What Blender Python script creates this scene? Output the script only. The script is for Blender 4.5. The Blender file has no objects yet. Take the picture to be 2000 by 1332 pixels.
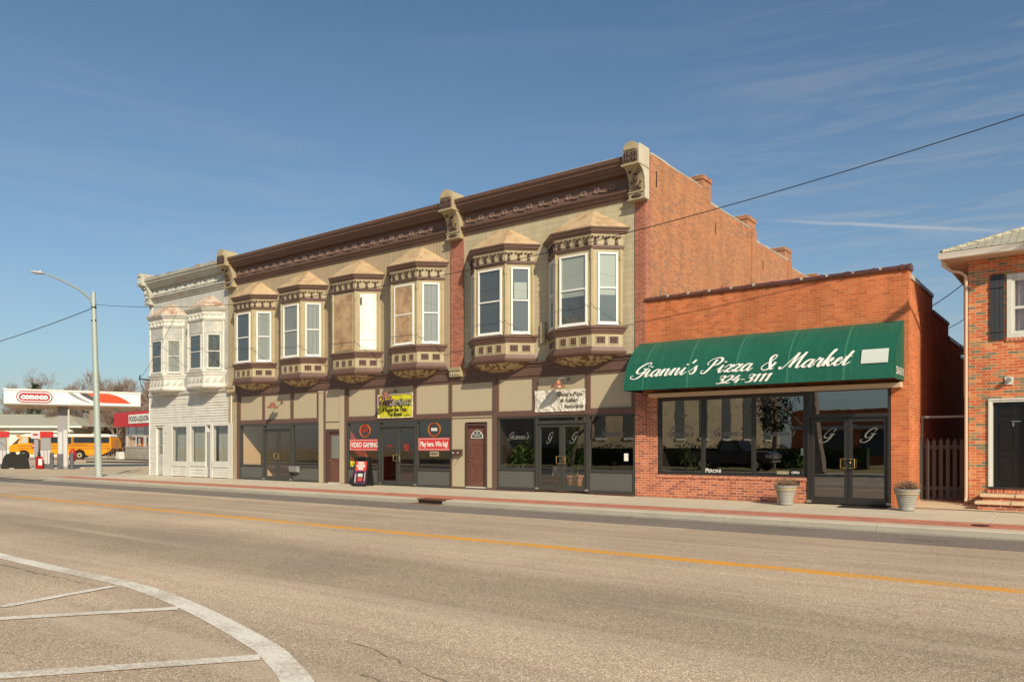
import bpy, math, random
from mathutils import Vector, Matrix
random.seed(7)
R = math.radians
sc = bpy.context.scene
COL = sc.collection

# ------------------------------------------------------------------ materials
def new_mat(name):
    m = bpy.data.materials.new(name); m.use_nodes = True
    nt = m.node_tree; nt.nodes.clear()
    out = nt.nodes.new('ShaderNodeOutputMaterial')
    return m, nt, out
def N(nt, typ, **kw):
    n = nt.nodes.new(typ)
    for k, v in kw.items():
        if k.startswith('i_'):
            key = k[2:]; key = int(key) if key.isdigit() else key
            n.inputs[key].default_value = v
        else: setattr(n, k, v)
    return n
def math_n(nt, op, a, b=None, c=None):
    n = nt.nodes.new('ShaderNodeMath'); n.operation = op
    for i, x in enumerate((a, b, c)):
        if x is None: continue
        if isinstance(x, (int, float)): n.inputs[i].default_value = x
        else: nt.links.new(x, n.inputs[i])
    return n.outputs[0]
def mix_c(nt, fac, a, b, typ='MIX'):
    n = nt.nodes.new('ShaderNodeMix'); n.data_type = 'RGBA'; n.blend_type = typ
    for s, x in ((0, fac), (6, a), (7, b)):
        if isinstance(x, (int, float)): n.inputs[s].default_value = x
        elif isinstance(x, tuple): n.inputs[s].default_value = (x[0], x[1], x[2], 1)
        else: nt.links.new(x, n.inputs[s])
    return n.outputs[2]
def noise(nt, vec, scale, detail=4, rough=.55, dist=0.0):
    n = nt.nodes.new('ShaderNodeTexNoise'); n.inputs['Scale'].default_value = scale
    n.inputs['Detail'].default_value = detail; n.inputs['Roughness'].default_value = rough
    n.inputs['Distortion'].default_value = dist
    if vec is not None: nt.links.new(vec, n.inputs['Vector'])
    return n.outputs['Fac']
def ramp(nt, fac, stops, interp='LINEAR'):
    n = nt.nodes.new('ShaderNodeValToRGB'); n.color_ramp.interpolation = interp
    el = n.color_ramp.elements
    while len(el) < len(stops): el.new(.5)
    for e, (p, c) in zip(el, stops):
        e.position = p; e.color = (c[0], c[1], c[2], 1) if isinstance(c, tuple) else (c, c, c, 1)
    nt.links.new(fac, n.inputs[0])
    return n.outputs[0]
def pos(nt): return nt.nodes.new('ShaderNodeNewGeometry').outputs['Position']
def scaled(nt, vec, s):
    n = nt.nodes.new('ShaderNodeMapping'); n.inputs['Scale'].default_value = s
    nt.links.new(vec, n.inputs[0]); return n.outputs[0]
def uvn(nt): return nt.nodes.new('ShaderNodeUVMap').outputs[0]
def finish(nt, out, col, rough=.7, bump=None, bstr=.3, bdist=.02, metal=0, spec=.3):
    p = nt.nodes.new('ShaderNodeBsdfPrincipled')
    if isinstance(col, tuple): p.inputs['Base Color'].default_value = (col[0], col[1], col[2], 1)
    else: nt.links.new(col, p.inputs['Base Color'])
    if isinstance(rough, (int, float)): p.inputs['Roughness'].default_value = rough
    else: nt.links.new(rough, p.inputs['Roughness'])
    p.inputs['Metallic'].default_value = metal
    p.inputs['Specular IOR Level'].default_value = spec
    if bump is not None:
        b = nt.nodes.new('ShaderNodeBump'); b.inputs['Strength'].default_value = bstr
        b.inputs['Distance'].default_value = bdist
        nt.links.new(bump, b.inputs['Height']); nt.links.new(b.outputs[0], p.inputs['Normal'])
    nt.links.new(p.outputs[0], out.inputs[0])
    return p

def plain(name, c, rough=.65, var=.18, scale=1.3, fine=.10, metal=0, spec=.3, dirt=None, dirt_amt=.35, bump=0.0, streak=0.0):
    """painted / plain surface with broad mottling, fine grain, optional dirt colour and vertical rain streaks"""
    m, nt, out = new_mat(name)
    P = pos(nt)
    a = noise(nt, P, scale, 5, .6); b = noise(nt, P, 38, 3, .6)
    v = math_n(nt, 'ADD', 1 - var / 2 - fine / 2, math_n(nt, 'MULTIPLY', a, var))
    v = math_n(nt, 'ADD', v, math_n(nt, 'MULTIPLY', b, fine))
    col = mix_c(nt, 1.0, (c[0], c[1], c[2]), v, 'MULTIPLY')
    if streak:
        s = noise(nt, scaled(nt, P, (7, 7, .45)), 1.0, 4, .6)
        col = mix_c(nt, math_n(nt, 'MULTIPLY', ramp(nt, s, [(.5, 0.), (.75, 1.)]), streak), col, (c[0] * .45, c[1] * .42, c[2] * .38))
    if dirt:
        d = noise(nt, P, 2.3, 8, .68, .4)
        col = mix_c(nt, math_n(nt, 'MULTIPLY', ramp(nt, d, [(.47, 0.), (.63, 1.)]), dirt_amt), col, dirt)
    h = b if bump else None
    finish(nt, out, col, rough, h, bump, .01, metal, spec)
    return m

def brick(name, palette, mortar, bw=.208, rh=.0695, mw=.0095, dark=None, blotch=None, rot=False, bl_amt=.5):
    m, nt, out = new_mat(name)
    uv = uvn(nt)
    sep = nt.nodes.new('ShaderNodeSeparateXYZ'); nt.links.new(uv, sep.inputs[0])
    u, v = sep.outputs[0], sep.outputs[1]
    if rot: u, v = v, u
    vr = math_n(nt, 'DIVIDE', v, rh); row = math_n(nt, 'FLOOR', vr); fv = math_n(nt, 'FRACT', vr)
    par = math_n(nt, 'MULTIPLY', math_n(nt, 'MODULO', math_n(nt, 'ABSOLUTE', row), 2.0), .5)
    uu = math_n(nt, 'ADD', math_n(nt, 'DIVIDE', u, bw), par); cl = math_n(nt, 'FLOOR', uu); fu = math_n(nt, 'FRACT', uu)
    comb = nt.nodes.new('ShaderNodeCombineXYZ'); nt.links.new(cl, comb.inputs[0]); nt.links.new(row, comb.inputs[1])
    wn = nt.nodes.new('ShaderNodeTexWhiteNoise'); wn.noise_dimensions = '2D'; nt.links.new(comb.outputs[0], wn.inputs['Vector'])
    n = len(palette)
    bc = ramp(nt, wn.outputs['Value'], [(i / n, c) for i, c in enumerate(palette)], 'CONSTANT')
    P = pos(nt)
    if blotch:
        bl = noise(nt, P, .55, 5, .6, .3)
        bc = mix_c(nt, math_n(nt, 'MULTIPLY', ramp(nt, bl, [(.42, 0.), (.62, 1.)]), bl_amt), bc, blotch)
    if dark:
        dk = noise(nt, P, 1.1, 7, .65)
        bc = mix_c(nt, math_n(nt, 'MULTIPLY', ramp(nt, dk, [(.5, 0.), (.7, 1.)]), .45), bc, dark)
    stn = ramp(nt, noise(nt, scaled(nt, P, (2.2, 2.2, .35)), 1.0, 6, .65, .3), [(.45, 1.0), (.75, .76)])
    g = noise(nt, P, 30, 4, .6)
    bc = mix_c(nt, 1.0, bc, math_n(nt, 'ADD', .76, math_n(nt, 'MULTIPLY', g, .56)), 'MULTIPLY')
    wob = math_n(nt, 'MULTIPLY', math_n(nt, 'SUBTRACT', noise(nt, P, 22, 2), .5), .10)
    mu = math_n(nt, 'GREATER_THAN', math_n(nt, 'ABSOLUTE', math_n(nt, 'SUBTRACT', fu, .5)), .5 - mw / bw / 2)
    mv = math_n(nt, 'GREATER_THAN', math_n(nt, 'ADD', math_n(nt, 'ABSOLUTE', math_n(nt, 'SUBTRACT', fv, .5)), wob), .5 - mw / rh / 2)
    mm = math_n(nt, 'MAXIMUM', mu, mv)
    mc = mix_c(nt, 1.0, mortar, math_n(nt, 'ADD', .7, math_n(nt, 'MULTIPLY', noise(nt, P, 3, 5), .6)), 'MULTIPLY')
    col = mix_c(nt, 1.0, mix_c(nt, mm, bc, mc), stn, 'MULTIPLY')
    hgt = math_n(nt, 'ADD', math_n(nt, 'SUBTRACT', 1.0, mm), math_n(nt, 'MULTIPLY', g, .5))
    finish(nt, out, col, .88, hgt, .6, .008, 0, .15)
    return m

def glass(name, tint=.75, spec=.1, wavy=.002):
    m, nt, out = new_mat(name)
    tr = N(nt, 'ShaderNodeBsdfTransparent'); tr.inputs[0].default_value = (tint, tint, tint * .98, 1)
    gl = N(nt, 'ShaderNodeBsdfGlossy'); gl.inputs['Roughness'].default_value = .0
    gl.inputs[0].default_value = (.95, .97, 1, 1)
    b = nt.nodes.new('ShaderNodeBump'); b.inputs['Strength'].default_value = .25; b.inputs['Distance'].default_value = wavy
    nt.links.new(noise(nt, pos(nt), 1.6, 2), b.inputs['Height']); nt.links.new(b.outputs[0], gl.inputs['Normal'])
    ge = nt.nodes.new('ShaderNodeNewGeometry'); dt = nt.nodes.new('ShaderNodeVectorMath'); dt.operation = 'DOT_PRODUCT'
    nt.links.new(ge.outputs['Incoming'], dt.inputs[0]); nt.links.new(ge.outputs['Normal'], dt.inputs[1])
    c1 = math_n(nt, 'SUBTRACT', 1.0, math_n(nt, 'ABSOLUTE', dt.outputs['Value']))
    f = math_n(nt, 'MINIMUM', math_n(nt, 'ADD', math_n(nt, 'MULTIPLY', math_n(nt, 'POWER', c1, 4.0), .85), spec), 1.0)
    mx = nt.nodes.new('ShaderNodeMixShader'); nt.links.new(f, mx.inputs[0])
    nt.links.new(tr.outputs[0], mx.inputs[1]); nt.links.new(gl.outputs[0], mx.inputs[2])
    nt.links.new(mx.outputs[0], out.inputs[0])
    return m

def siding(name, c, pitch=.115, vertical=False, dirt=(.4, .33, .25), amt=.3, groove=.35):
    m, nt, out = new_mat(name)
    sep = nt.nodes.new('ShaderNodeSeparateXYZ'); nt.links.new(uvn(nt), sep.inputs[0])
    t = math_n(nt, 'DIVIDE', sep.outputs[0 if vertical else 1], pitch)
    f = math_n(nt, 'FRACT', t)
    P = pos(nt)
    wn = nt.nodes.new('ShaderNodeTexWhiteNoise'); wn.noise_dimensions = '1D'; nt.links.new(math_n(nt, 'FLOOR', t), wn.inputs['W'])
    ln = math_n(nt, 'LESS_THAN', f, .13)
    v = math_n(nt, 'ADD', .86, math_n(nt, 'MULTIPLY', wn.outputs[0], .12))
    v = math_n(nt, 'ADD', v, math_n(nt, 'MULTIPLY', noise(nt, P, 2, 5), .14))
    col = mix_c(nt, 1.0, c, v, 'MULTIPLY')
    d = noise(nt, P, 3.0, 8, .7, .5)
    col = mix_c(nt, math_n(nt, 'MULTIPLY', ramp(nt, d, [(.48, 0.), (.66, 1.)]), amt), col, dirt)
    col = mix_c(nt, math_n(nt, 'MULTIPLY', ln, groove), col, (c[0] * .25, c[1] * .23, c[2] * .2))
    hgt = math_n(nt, 'MULTIPLY', math_n(nt, 'SUBTRACT', 1.0, f), 1.0) if not vertical else math_n(nt, 'SUBTRACT', 1.0, ln)
    finish(nt, out, col, .6, hgt, .8, .012)
    return m

def asphalt(name, c1, c2, c3, lanes=True, crack=.6):
    m, nt, out = new_mat(name)
    P = pos(nt)
    sp = nt.nodes.new('ShaderNodeTexVoronoi'); sp.inputs['Scale'].default_value = 105; nt.links.new(P, sp.inputs['Vector'])
    sepc = nt.nodes.new('ShaderNodeSeparateColor'); nt.links.new(sp.outputs['Color'], sepc.inputs[0])
    col = ramp(nt, sepc.outputs[0], [(0., c2), (.3, c1), (.62, c1), (.86, c3), (1., (c3[0] * 1.3, c3[1] * 1.25, c3[2] * 1.2))])
    fine = noise(nt, P, 120, 3, .7)
    col = mix_c(nt, 1.0, col, math_n(nt, 'ADD', .5, math_n(nt, 'MULTIPLY', fine, 1.0)), 'MULTIPLY')
    big = noise(nt, P, .35, 6, .6, .2)
    col = mix_c(nt, 1.0, col, math_n(nt, 'ADD', .68, math_n(nt, 'MULTIPLY', big, .64)), 'MULTIPLY')
    if lanes:
        sy = nt.nodes.new('ShaderNodeSeparateXYZ'); nt.links.new(P, sy.inputs[0])
        yy = math_n(nt, 'ADD', sy.outputs[1], math_n(nt, 'MULTIPLY', math_n(nt, 'SUBTRACT', noise(nt, scaled(nt, P, (.12, .5, 1)), 1.0, 3), .5), 1.1))
        k_ = lambda Y: (Y + 23) / 17.3
        pf = ramp(nt, math_n(nt, 'DIVIDE', math_n(nt, 'ADD', yy, 23.0), 17.3), [(k_(-18.5), .52), (k_(-16.8), .50), (k_(-15.2), .60), (k_(-14.3), .54), (k_(-13.2), .42), (k_(-12.3), .43), (k_(-11.0), .60), (k_(-10.1), .58), (k_(-8.9), .47), (k_(-7.9), .54), (k_(-6.9), .46), (k_(-6.1), .52)])
        col = mix_c(nt, 1.0, col, math_n(nt, 'MULTIPLY', pf, 2.0), 'MULTIPLY')
        st = noise(nt, scaled(nt, P, (.035, .85, 1)), 1.0, 4, .6, .1)
        col = mix_c(nt, math_n(nt, 'MULTIPLY', ramp(nt, st, [(.45, 0.), (.65, 1.)]), .35), col, c2)
        st2 = noise(nt, scaled(nt, P, (.05, 1.3, 1)), 1.3, 4, .6, .1)
        col = mix_c(nt, math_n(nt, 'MULTIPLY', ramp(nt, st2, [(.50, 0.), (.66, 1.)]), .45), col, c3)
    if crack:
        w = nt.nodes.new('ShaderNodeTexNoise'); w.inputs['Scale'].default_value = 1.1; w.inputs['Detail'].default_value = 6
        nt.links.new(P, w.inputs['Vector'])
        va = nt.nodes.new('ShaderNodeVectorMath'); va.operation = 'MULTIPLY_ADD'
        nt.links.new(w.outputs['Color'], va.inputs[0]); va.inputs[1].default_value = (1.4, 1.4, 0); nt.links.new(P, va.inputs[2])
        vo = nt.nodes.new('ShaderNodeTexVoronoi'); vo.feature = 'DISTANCE_TO_EDGE'; vo.inputs['Scale'].default_value = .13
        nt.links.new(va.outputs[0], vo.inputs['Vector'])
        ck = math_n(nt, 'LESS_THAN', vo.outputs['Distance'], .0016)
        msk = ramp(nt, noise(nt, P, .5, 3), [(.46, 0.), (.56, 1.)])
        col = mix_c(nt, math_n(nt, 'MULTIPLY', math_n(nt, 'MULTIPLY', ck, msk), crack), col, (c2[0] * .3, c2[1] * .3, c2[2] * .3))
    finish(nt, out, col, .85, math_n(nt, 'ADD', sp.outputs['Distance'], fine), .5, .006, 0, .25)
    return m

def paint_mark(name, c, base, wear=.5):
    m, nt, out = new_mat(name)
    P = pos(nt)
    a = noise(nt, P, 26, 6, .75)
    b = noise(nt, P, 1.7, 4, .6)
    f = ramp(nt, math_n(nt, 'ADD', math_n(nt, 'MULTIPLY', a, .62), math_n(nt, 'MULTIPLY', b, .38)), [(.55 - .12 * wear, 0.), (.63 - .06 * wear, 1.)])
    col = mix_c(nt, math_n(nt, 'MULTIPLY', f, .75), c, base)
    finish(nt, out, col, .7, a, .4, .004)
    return m

def concrete(name, c, jx=0.0, jy0=None):
    m, nt, out = new_mat(name)
    P = pos(nt)
    a = noise(nt, P, .8, 7, .65, .2); b = noise(nt, P, 60, 3)
    v = math_n(nt, 'ADD', .74, math_n(nt, 'ADD', math_n(nt, 'MULTIPLY', a, .36), math_n(nt, 'MULTIPLY', b, .16)))
    col = mix_c(nt, 1.0, c, v, 'MULTIPLY')
    hg = b
    if jx:
        sep = nt.nodes.new('ShaderNodeSeparateXYZ'); nt.links.new(P, sep.inputs[0])
        t = math_n(nt, 'DIVIDE', math_n(nt, 'ADD', sep.outputs[0], 101.14), jx); f = math_n(nt, 'FRACT', t)
        wn = nt.nodes.new('ShaderNodeTexWhiteNoise'); wn.noise_dimensions = '1D'; nt.links.new(math_n(nt, 'FLOOR', t), wn.inputs['W'])
        col = mix_c(nt, 1.0, col, math_n(nt, 'ADD', .93, math_n(nt, 'MULTIPLY', wn.outputs[0], .12)), 'MULTIPLY')
        d = math_n(nt, 'LESS_THAN', math_n(nt, 'ABSOLUTE', math_n(nt, 'SUBTRACT', f, .5)), .014 / jx)
        d2 = math_n(nt, 'LESS_THAN', math_n(nt, 'ABSOLUTE', math_n(nt, 'SUBTRACT', f, .5)), .035 / jx)
        col = mix_c(nt, math_n(nt, 'MULTIPLY', d2, .35), col, (min(1, c[0] * 1.35), min(1, c[1] * 1.33), min(1, c[2] * 1.3)))
        col = mix_c(nt, math_n(nt, 'MULTIPLY', d, .5), col, (c[0] * .4, c[1] * .38, c[2] * .35))
    s = noise(nt, P, 2.6, 8, .7, .6)
    col = mix_c(nt, math_n(nt, 'MULTIPLY', ramp(nt, s, [(.55, 0.), (.7, 1.)]), .3), col, (c[0] * .5, c[1] * .46, c[2] * .4))
    finish(nt, out, col, .85, hg, .2, .004)
    return m

def ornament(name, c1, c2, scale=14, thr=.5):
    m, nt, out = new_mat(name)
    P = pos(nt)
    vo = nt.nodes.new('ShaderNodeTexVoronoi'); vo.feature = 'F1'; vo.inputs['Scale'].default_value = scale; nt.links.new(P, vo.inputs['Vector'])
    f = ramp(nt, math_n(nt, 'ADD', vo.outputs['Distance'], math_n(nt, 'MULTIPLY', noise(nt, P, scale, 2), .5)), [(thr - .04, 0.), (thr + .06, 1.)])
    col = mix_c(nt, f, c1, c2)
    finish(nt, out, col, .6, math_n(nt, 'SUBTRACT', 1.0, vo.outputs['Distance']), .8, .03)
    return m

BEIGE = (.43, .355, .225)
M = {}
M['beige'] = plain('beige_paint', BEIGE, .6, .2, 1.3, .12, dirt=(.27, .22, .14), dirt_amt=.32, streak=.28)
M['bracket_side'] = plain('cream_side_paint', (.58, .52, .40), .6, .25, 2, .1, dirt=(.4, .33, .22), dirt_amt=.4)
M['brown_hi'] = plain('highlight_brown_relief', (.23, .155, .125), .6, .3, 5, .15)  # highlights on the frieze ornament, put into the colour as lighter brown
M['brown_fz'] = plain('frieze_brown_lifted', (.175, .105, .085), .6, .3, 1.5, .12, streak=.3)  # frieze ground lightened in colour to lift the shade under the cornice
M['beige_smooth'] = plain('beige_panel', (.475, .40, .275), .55, .08, .8, .05)
M['beige_sid'] = siding('beige_grooved_siding', (.44, .345, .225), .135, True, (.33, .25, .16), .25, .45)
M['beige_blk'] = brick('beige_pressed_block', [(.49, .42, .285), (.47, .40, .27), (.50, .435, .30)], (.40, .34, .23), .9, .17, .012, dark=(.48, .35, .20))
M['roof_tan'] = plain('tan_bay_roof', (.50, .365, .215), .85, .3, 3, .25, dirt=(.25, .12, .06), dirt_amt=.5, bump=.4)
M['roof_rust'] = plain('rusty_bay_roof', (.58, .46, .36), .85, .4, 2, .25, dirt=(.24, .10, .05), dirt_amt=.85, bump=.4)
M['brown'] = plain('brown_paint', (.145, .083, .064), .45, .25, 1.2, .12, streak=.3, spec=.4)
M['brown_d'] = plain('dark_brown_paint', (.085, .048, .040), .5, .25, 1.2, .12)
M['brown_rel'] = ornament('brown_relief', (.15, .085, .068), (.08, .04, .03), 9, .5)
M['soffit'] = ornament('pierced_soffit', (.50, .385, .22), (.17, .10, .06), 8.0, .80)
M['white_old'] = plain('weathered_white_paint', (.67, .66, .61), .7, .15, 1.6, .10, dirt=(.52, .40, .29), dirt_amt=.38, streak=.2)
M['white_sid'] = siding('white_lap_siding', (.74, .71, .63), .135, False, (.45, .36, .26), .3, .75)
M['white_vsid'] = siding('weathered_vertical_board', (.55, .55, .51), .17, True, (.46, .43, .38), .6, .4)
M['grey_old'] = plain('grey_bare_panel', (.41, .42, .40), .75, .4, 1.6, .15, dirt=(.62, .58, .5), dirt_amt=.7)
M['grey_corn'] = plain('grey_green_trim', (.48, .49, .44), .6, .2, 1.5, .1, dirt=(.34, .22, .14), dirt_amt=.5, streak=.2)
M['white'] = plain('white_vinyl', (.80, .79, .75), .4, .08, 1, .04)
M['white_dirty'] = plain('white_trim', (.64, .63, .58), .5, .2, 1.5, .08, streak=.3)
M['plywood'] = plain('plywood', (.50, .34, .20), .8, .5, 5, .3, dirt=(.24, .14, .085), dirt_amt=.7, streak=.55)
M['cream'] = plain('cream_board', (.88, .84, .74), .7, .15, 1.5, .06, dirt=(.6, .5, .35), dirt_amt=.3)
ORG = [(.60, .165, .062), (.65, .185, .070), (.55, .148, .056), (.66, .205, .082), (.49, .130, .054), (.63, .175, .066)]
M['brick_org'] = brick('orange_face_brick', ORG, (.52, .31, .175), mw=.0105, blotch=(.42, .12, .045), dark=(.26, .10, .055))
M['brick_side'] = brick('weathered_common_brick', [(.44, .150, .066), (.48, .175, .074), (.39, .135, .064), (.29, .135, .085), (.49, .195, .086), (.35, .130, .070), (.47, .195, .090)], (.47, .32, .205), mw=.014, blotch=(.50, .19, .075), dark=(.27, .145, .095), bl_amt=.35)
M['brick_red'] = brick('dark_red_brick', [(.32, .09, .06), (.38, .10, .065), (.28, .08, .055), (.42, .13, .075)], (.5, .3, .2), mw=.011)
M['brick_pil'] = brick('pink_red_brick', [(.36, .125, .080), (.33, .112, .072), (.41, .145, .088), (.29, .100, .068)], (.54, .36, .26), mw=.010)
M['brick_low'] = brick('red_brick', [(.50, .15, .08), (.40, .12, .07), (.58, .19, .095), (.32, .10, .065), (.53, .165, .085)], (.70, .50, .37), mw=.012)
M['brick_mix'] = brick('mixed_house_brick', [(.58, .15, .06), (.52, .13, .055), (.62, .20, .08), (.36, .22, .11), (.56, .145, .06), (.66, .27, .11), (.22, .18, .12), (.60, .17, .07)], (.68, .50, .33), bw=.21, rh=.0675, mw=.010)
M['brick_soldier'] = brick('red_soldier_brick', [(.50, .15, .08), (.40, .12, .07), (.58, .19, .095)], (.76, .56, .41), bw=.08, rh=.3, mw=.011)
M['coping'] = plain('glazed_tile_coping', (.11, .045, .035), .35, .3, 3, .1, spec=.5)
M['cap_grey'] = plain('grey_mortar_cap', (.46, .43, .38), .9, .4, 5, .2)
M['black_al'] = plain('dark_bronze_aluminium', (.028, .026, .025), .38, .2, 2, .05, spec=.5)
M['green_al'] = plain('slate_aluminium', (.052, .052, .048), .35, .15, 2, .05, spec=.5)
M['bulk'] = plain('grey_kick_panel', (.115, .112, .102), .5, .2, 2, .08)
M['brass'] = plain('brass', (.62, .42, .16), .3, .05, 5, .03, metal=.9)
M['steel'] = plain('brushed_steel', (.55, .52, .47), .35, .1, 5, .05, metal=.85)
M['glass'] = glass('shop_glass', .93, .17)
M['glass_gb'] = glass('tinted_shop_glass', .85, .25, .002)
M['glass_up'] = glass('window_glass', .9, .11)
M['blind'] = plain('pale_blind', (.42, .46, .40), .9, .15, 1.5, .03)
M['drape'] = siding('grey_drape', (.30, .31, .28), .16, True, (.2, .2, .17), .2, .3)
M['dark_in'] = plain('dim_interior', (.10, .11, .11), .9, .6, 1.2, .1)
M['room_tan'] = plain('tan_interior_wall', (.72, .52, .33), .9, .1, 1, .03)
M['room_red'] = plain('dark_red_interior_wall', (.42, .05, .03), .8, .15, 1, .03)
M['room_dk'] = plain('dark_interior_wall', (.045, .032, .024), .9, .3, 1, .03)
M['room_wt'] = plain('pale_interior_wall', (.5, .5, .45), .9, .2, 1, .03)
M['wood_fl'] = siding('wood_floor', (.30, .17, .09), .12, True, (.1, .05, .02), .2, .3)
M['awn'] = None
M['white_ink'] = plain('white_lettering', (.82, .80, .74), .5, .05, 4, .03)
M['awn_patch'] = plain('grey_white_patch', (.58, .62, .57), .6, .1, 3, .04)
M['grey_ink'] = plain('etched_grey_lettering', (.20, .195, .18), .6, .05, 4, .03)
M['black_ink'] = plain('black_lettering', (.02, .02, .022), .6, .05, 4, .02)
M['purple_ink'] = plain('purple_lettering', (.16, .045, .15), .6, .05, 4, .02)
M['banner_y'] = plain('yellow_banner', (.62, .58, .035), .5, .08, 2, .03)
M['banner_w'] = None
M['banner_r'] = plain('red_window_cling', (.62, .060, .055), .45, .08, 2, .03)
M['neon_r'] = plain('red_tube', (.50, .05, .03), .4, .05, 3, .02)
M['neon_o'] = plain('orange_tube', (.50, .22, .05), .4, .05, 3, .02)
M['copper'] = plain('copper_shade', (.42, .20, .13), .4, .3, 6, .1, metal=.5)
M['brown_shade'] = plain('brown_enamel', (.24, .095, .065), .5, .2, 6, .1)
M['black'] = plain('black_plastic', (.02, .02, .02), .45, .2, 3, .04)
M['rubber'] = plain('rubber', (.022, .021, .02), .85, .3, 5, .1)
M['grey_box'] = plain('grey_metal_box', (.24, .25, .24), .5, .15, 4, .05)
M['galv'] = plain('galvanised_pole', (.37, .42, .39), .5, .18, 1.5, .08, metal=.15)
M['wire'] = plain('cable', (.02, .02, .022), .6, .1, 3, .02)
M['sidewalk'] = concrete('sidewalk_concrete', (.60, .52, .40), 2.05)
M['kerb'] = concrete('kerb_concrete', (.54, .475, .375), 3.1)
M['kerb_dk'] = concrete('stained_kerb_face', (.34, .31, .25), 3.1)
M['lot'] = concrete('lot_pavement', (.55, .44, .30), 5.0)
M['pavers'] = brick('red_paver_band', [(.52, .21, .145), (.48, .195, .135), (.55, .23, .155)], (.44, .2, .14), bw=.2, rh=.1, mw=.005)
M['road'] = asphalt('tan_chip_seal', (.450, .340, .240), (.235, .185, .140), (.70, .56, .41), crack=.2)
M['road_dk'] = asphalt('grey_asphalt', (.21, .18, .155), (.155, .137, .12), (.29, .25, .21), False, .9)
M['mark_w'] = paint_mark('white_road_paint', (.86, .81, .70), (.45, .36, .26), .85)
M['mark_w2'] = paint_mark('worn_white_road_paint', (.62, .56, .45), (.36, .28, .2), 1.0)
M['mark_y'] = paint_mark('yellow_road_paint', (.80, .36, .02), (.45, .33, .2), .6)
M['thin_line'] = plain('crack_and_line', (.37, .295, .21), .7, .2, 3, .1)
M['rust'] = plain('rusty_iron', (.17, .06, .03), .8, .4, 4, .2)
M['dirt_g'] = plain('dirt_ground', (.36, .28, .18), .95, .4, .6, .25, bump=.4)
M['lawn'] = plain('winter_lawn', (.30, .24, .10), .95, .45, .5, .3, bump=.4)
M['stone_step'] = plain('sandstone_step', (.68, .51, .33), .9, .25, 3, .15, bump=.3)
M['tan_wood'] = plain('soffit_board', (.62, .47, .34), .6, .12, 2, .05)
M['gutter'] = plain('white_gutter', (.78, .73, .66), .4, .08, 2, .04)
M['shutter'] = plain('slate_shutter', (.045, .05, .06), .55, .2, 4, .08)
M['door_blk'] = plain('black_gloss_door', (.012, .011, .011), .2, .1, 3, .03, spec=.6)
M['door_brn'] = plain('brown_door', (.155, .068, .05), .45, .2, 3, .08, dirt=(.3, .18, .12), dirt_amt=.12)
M['fence'] = plain('grey_brown_pickets', (.085, .078, .070), .7, .3, 4, .1, streak=.3)
M['pot'] = plain('grey_planter', (.30, .285, .255), .75, .5, 6, .2)
M['pot_rim'] = plain('tan_planter_rim', (.38, .32, .21), .7, .3, 6, .15)
M['terra'] = plain('terracotta', (.42, .21, .12), .8, .15, 5, .1)
M['twig'] = plain('dry_twigs', (.27, .175, .11), .9, .3, 8, .2)
M['leaf'] = plain('green_leaf', (.17, .25, .05), .5, .5, 6, .2)
M['leaf_dk'] = plain('dark_leaf', (.08, .13, .03), .6, .5, 6, .2)
M['wood'] = plain('brown_wood', (.2, .075, .03), .5, .2, 6, .1)
M['cloth'] = plain('patterned_cloth', (.42, .36, .32), .8, .7, 14, .3)
M['bark'] = plain('bark', (.26, .20, .155), .95, .3, 4, .2)
M['bark_red'] = plain('reddish_bark', (.25, .18, .14), .95, .3, 2, .2)
M['bus'] = plain('school_bus_yellow', (.74, .275, .006), .35, .06, 1, .03, spec=.5)
M['bus_wh'] = plain('bus_white_roof', (.75, .73, .66), .4, .05, 1, .03)
M['can_wh'] = plain('canopy_white_panel', (.76, .75, .74), .4, .06, .8, .03)
M['can_sof'] = plain('canopy_soffit', (.56, .42, .31), .6, .08, .8, .03)
M['red'] = plain('signal_red', (.46, .02, .018), .4, .08, 2, .03)  # red darkened to carry the canopy's shade on the pump headers
M['maroon'] = plain('maroon_logo', (.36, .03, .05), .4, .08, 2, .03)
M['orange_red'] = plain('orange_red_decal', (.75, .07, .02), .4, .08, 2, .03)
M['grey_dec'] = plain('grey_decal', (.25, .27, .25), .4, .08, 2, .03)
M['dk_dec'] = plain('charcoal_decal', (.07, .07, .07), .4, .08, 2, .03)
M['pump_g'] = plain('pump_grey', (.27, .27, .28), .45, .1, 2, .05)
M['pump_w'] = plain('pump_silver', (.52, .50, .50), .45, .1, 2, .05)
M['pump_d'] = plain('pump_base_dark', (.11, .11, .12), .5, .1, 2, .05)
M['red_wall'] = plain('red_fascia', (.55, .025, .03), .5, .15, .5, .05)
M['block'] = brick('grey_block_wall', [(.44, .39, .31), (.40, .36, .29), (.48, .43, .35)], (.33, .29, .23), .4, .2, .02)
M['roof_grn'] = plain('faded_shingle_roof', (.38, .36, .28), .9, .25, .4, .2)
M['yellow'] = plain('yellow_kerb_paint', (.62, .40, .03), .7, .2, 1, .1)
M['car'] = plain('dark_blue_car_paint', (.02, .025, .035), .2, .05, 1, .02, spec=.6)
M['stone_b'] = brick('tan_limestone', [(.50, .40, .27), (.46, .37, .25), (.53, .43, .29)], (.36, .29, .2), .6, .3, .012)
M['evg'] = plain('evergreen_needles', (.035, .05, .02), .9, .6, 2, .3)
M['curtain'] = siding('pink_curtain', (.50, .37, .34), .17, True, (.4, .28, .25), .2, .3)

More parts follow.
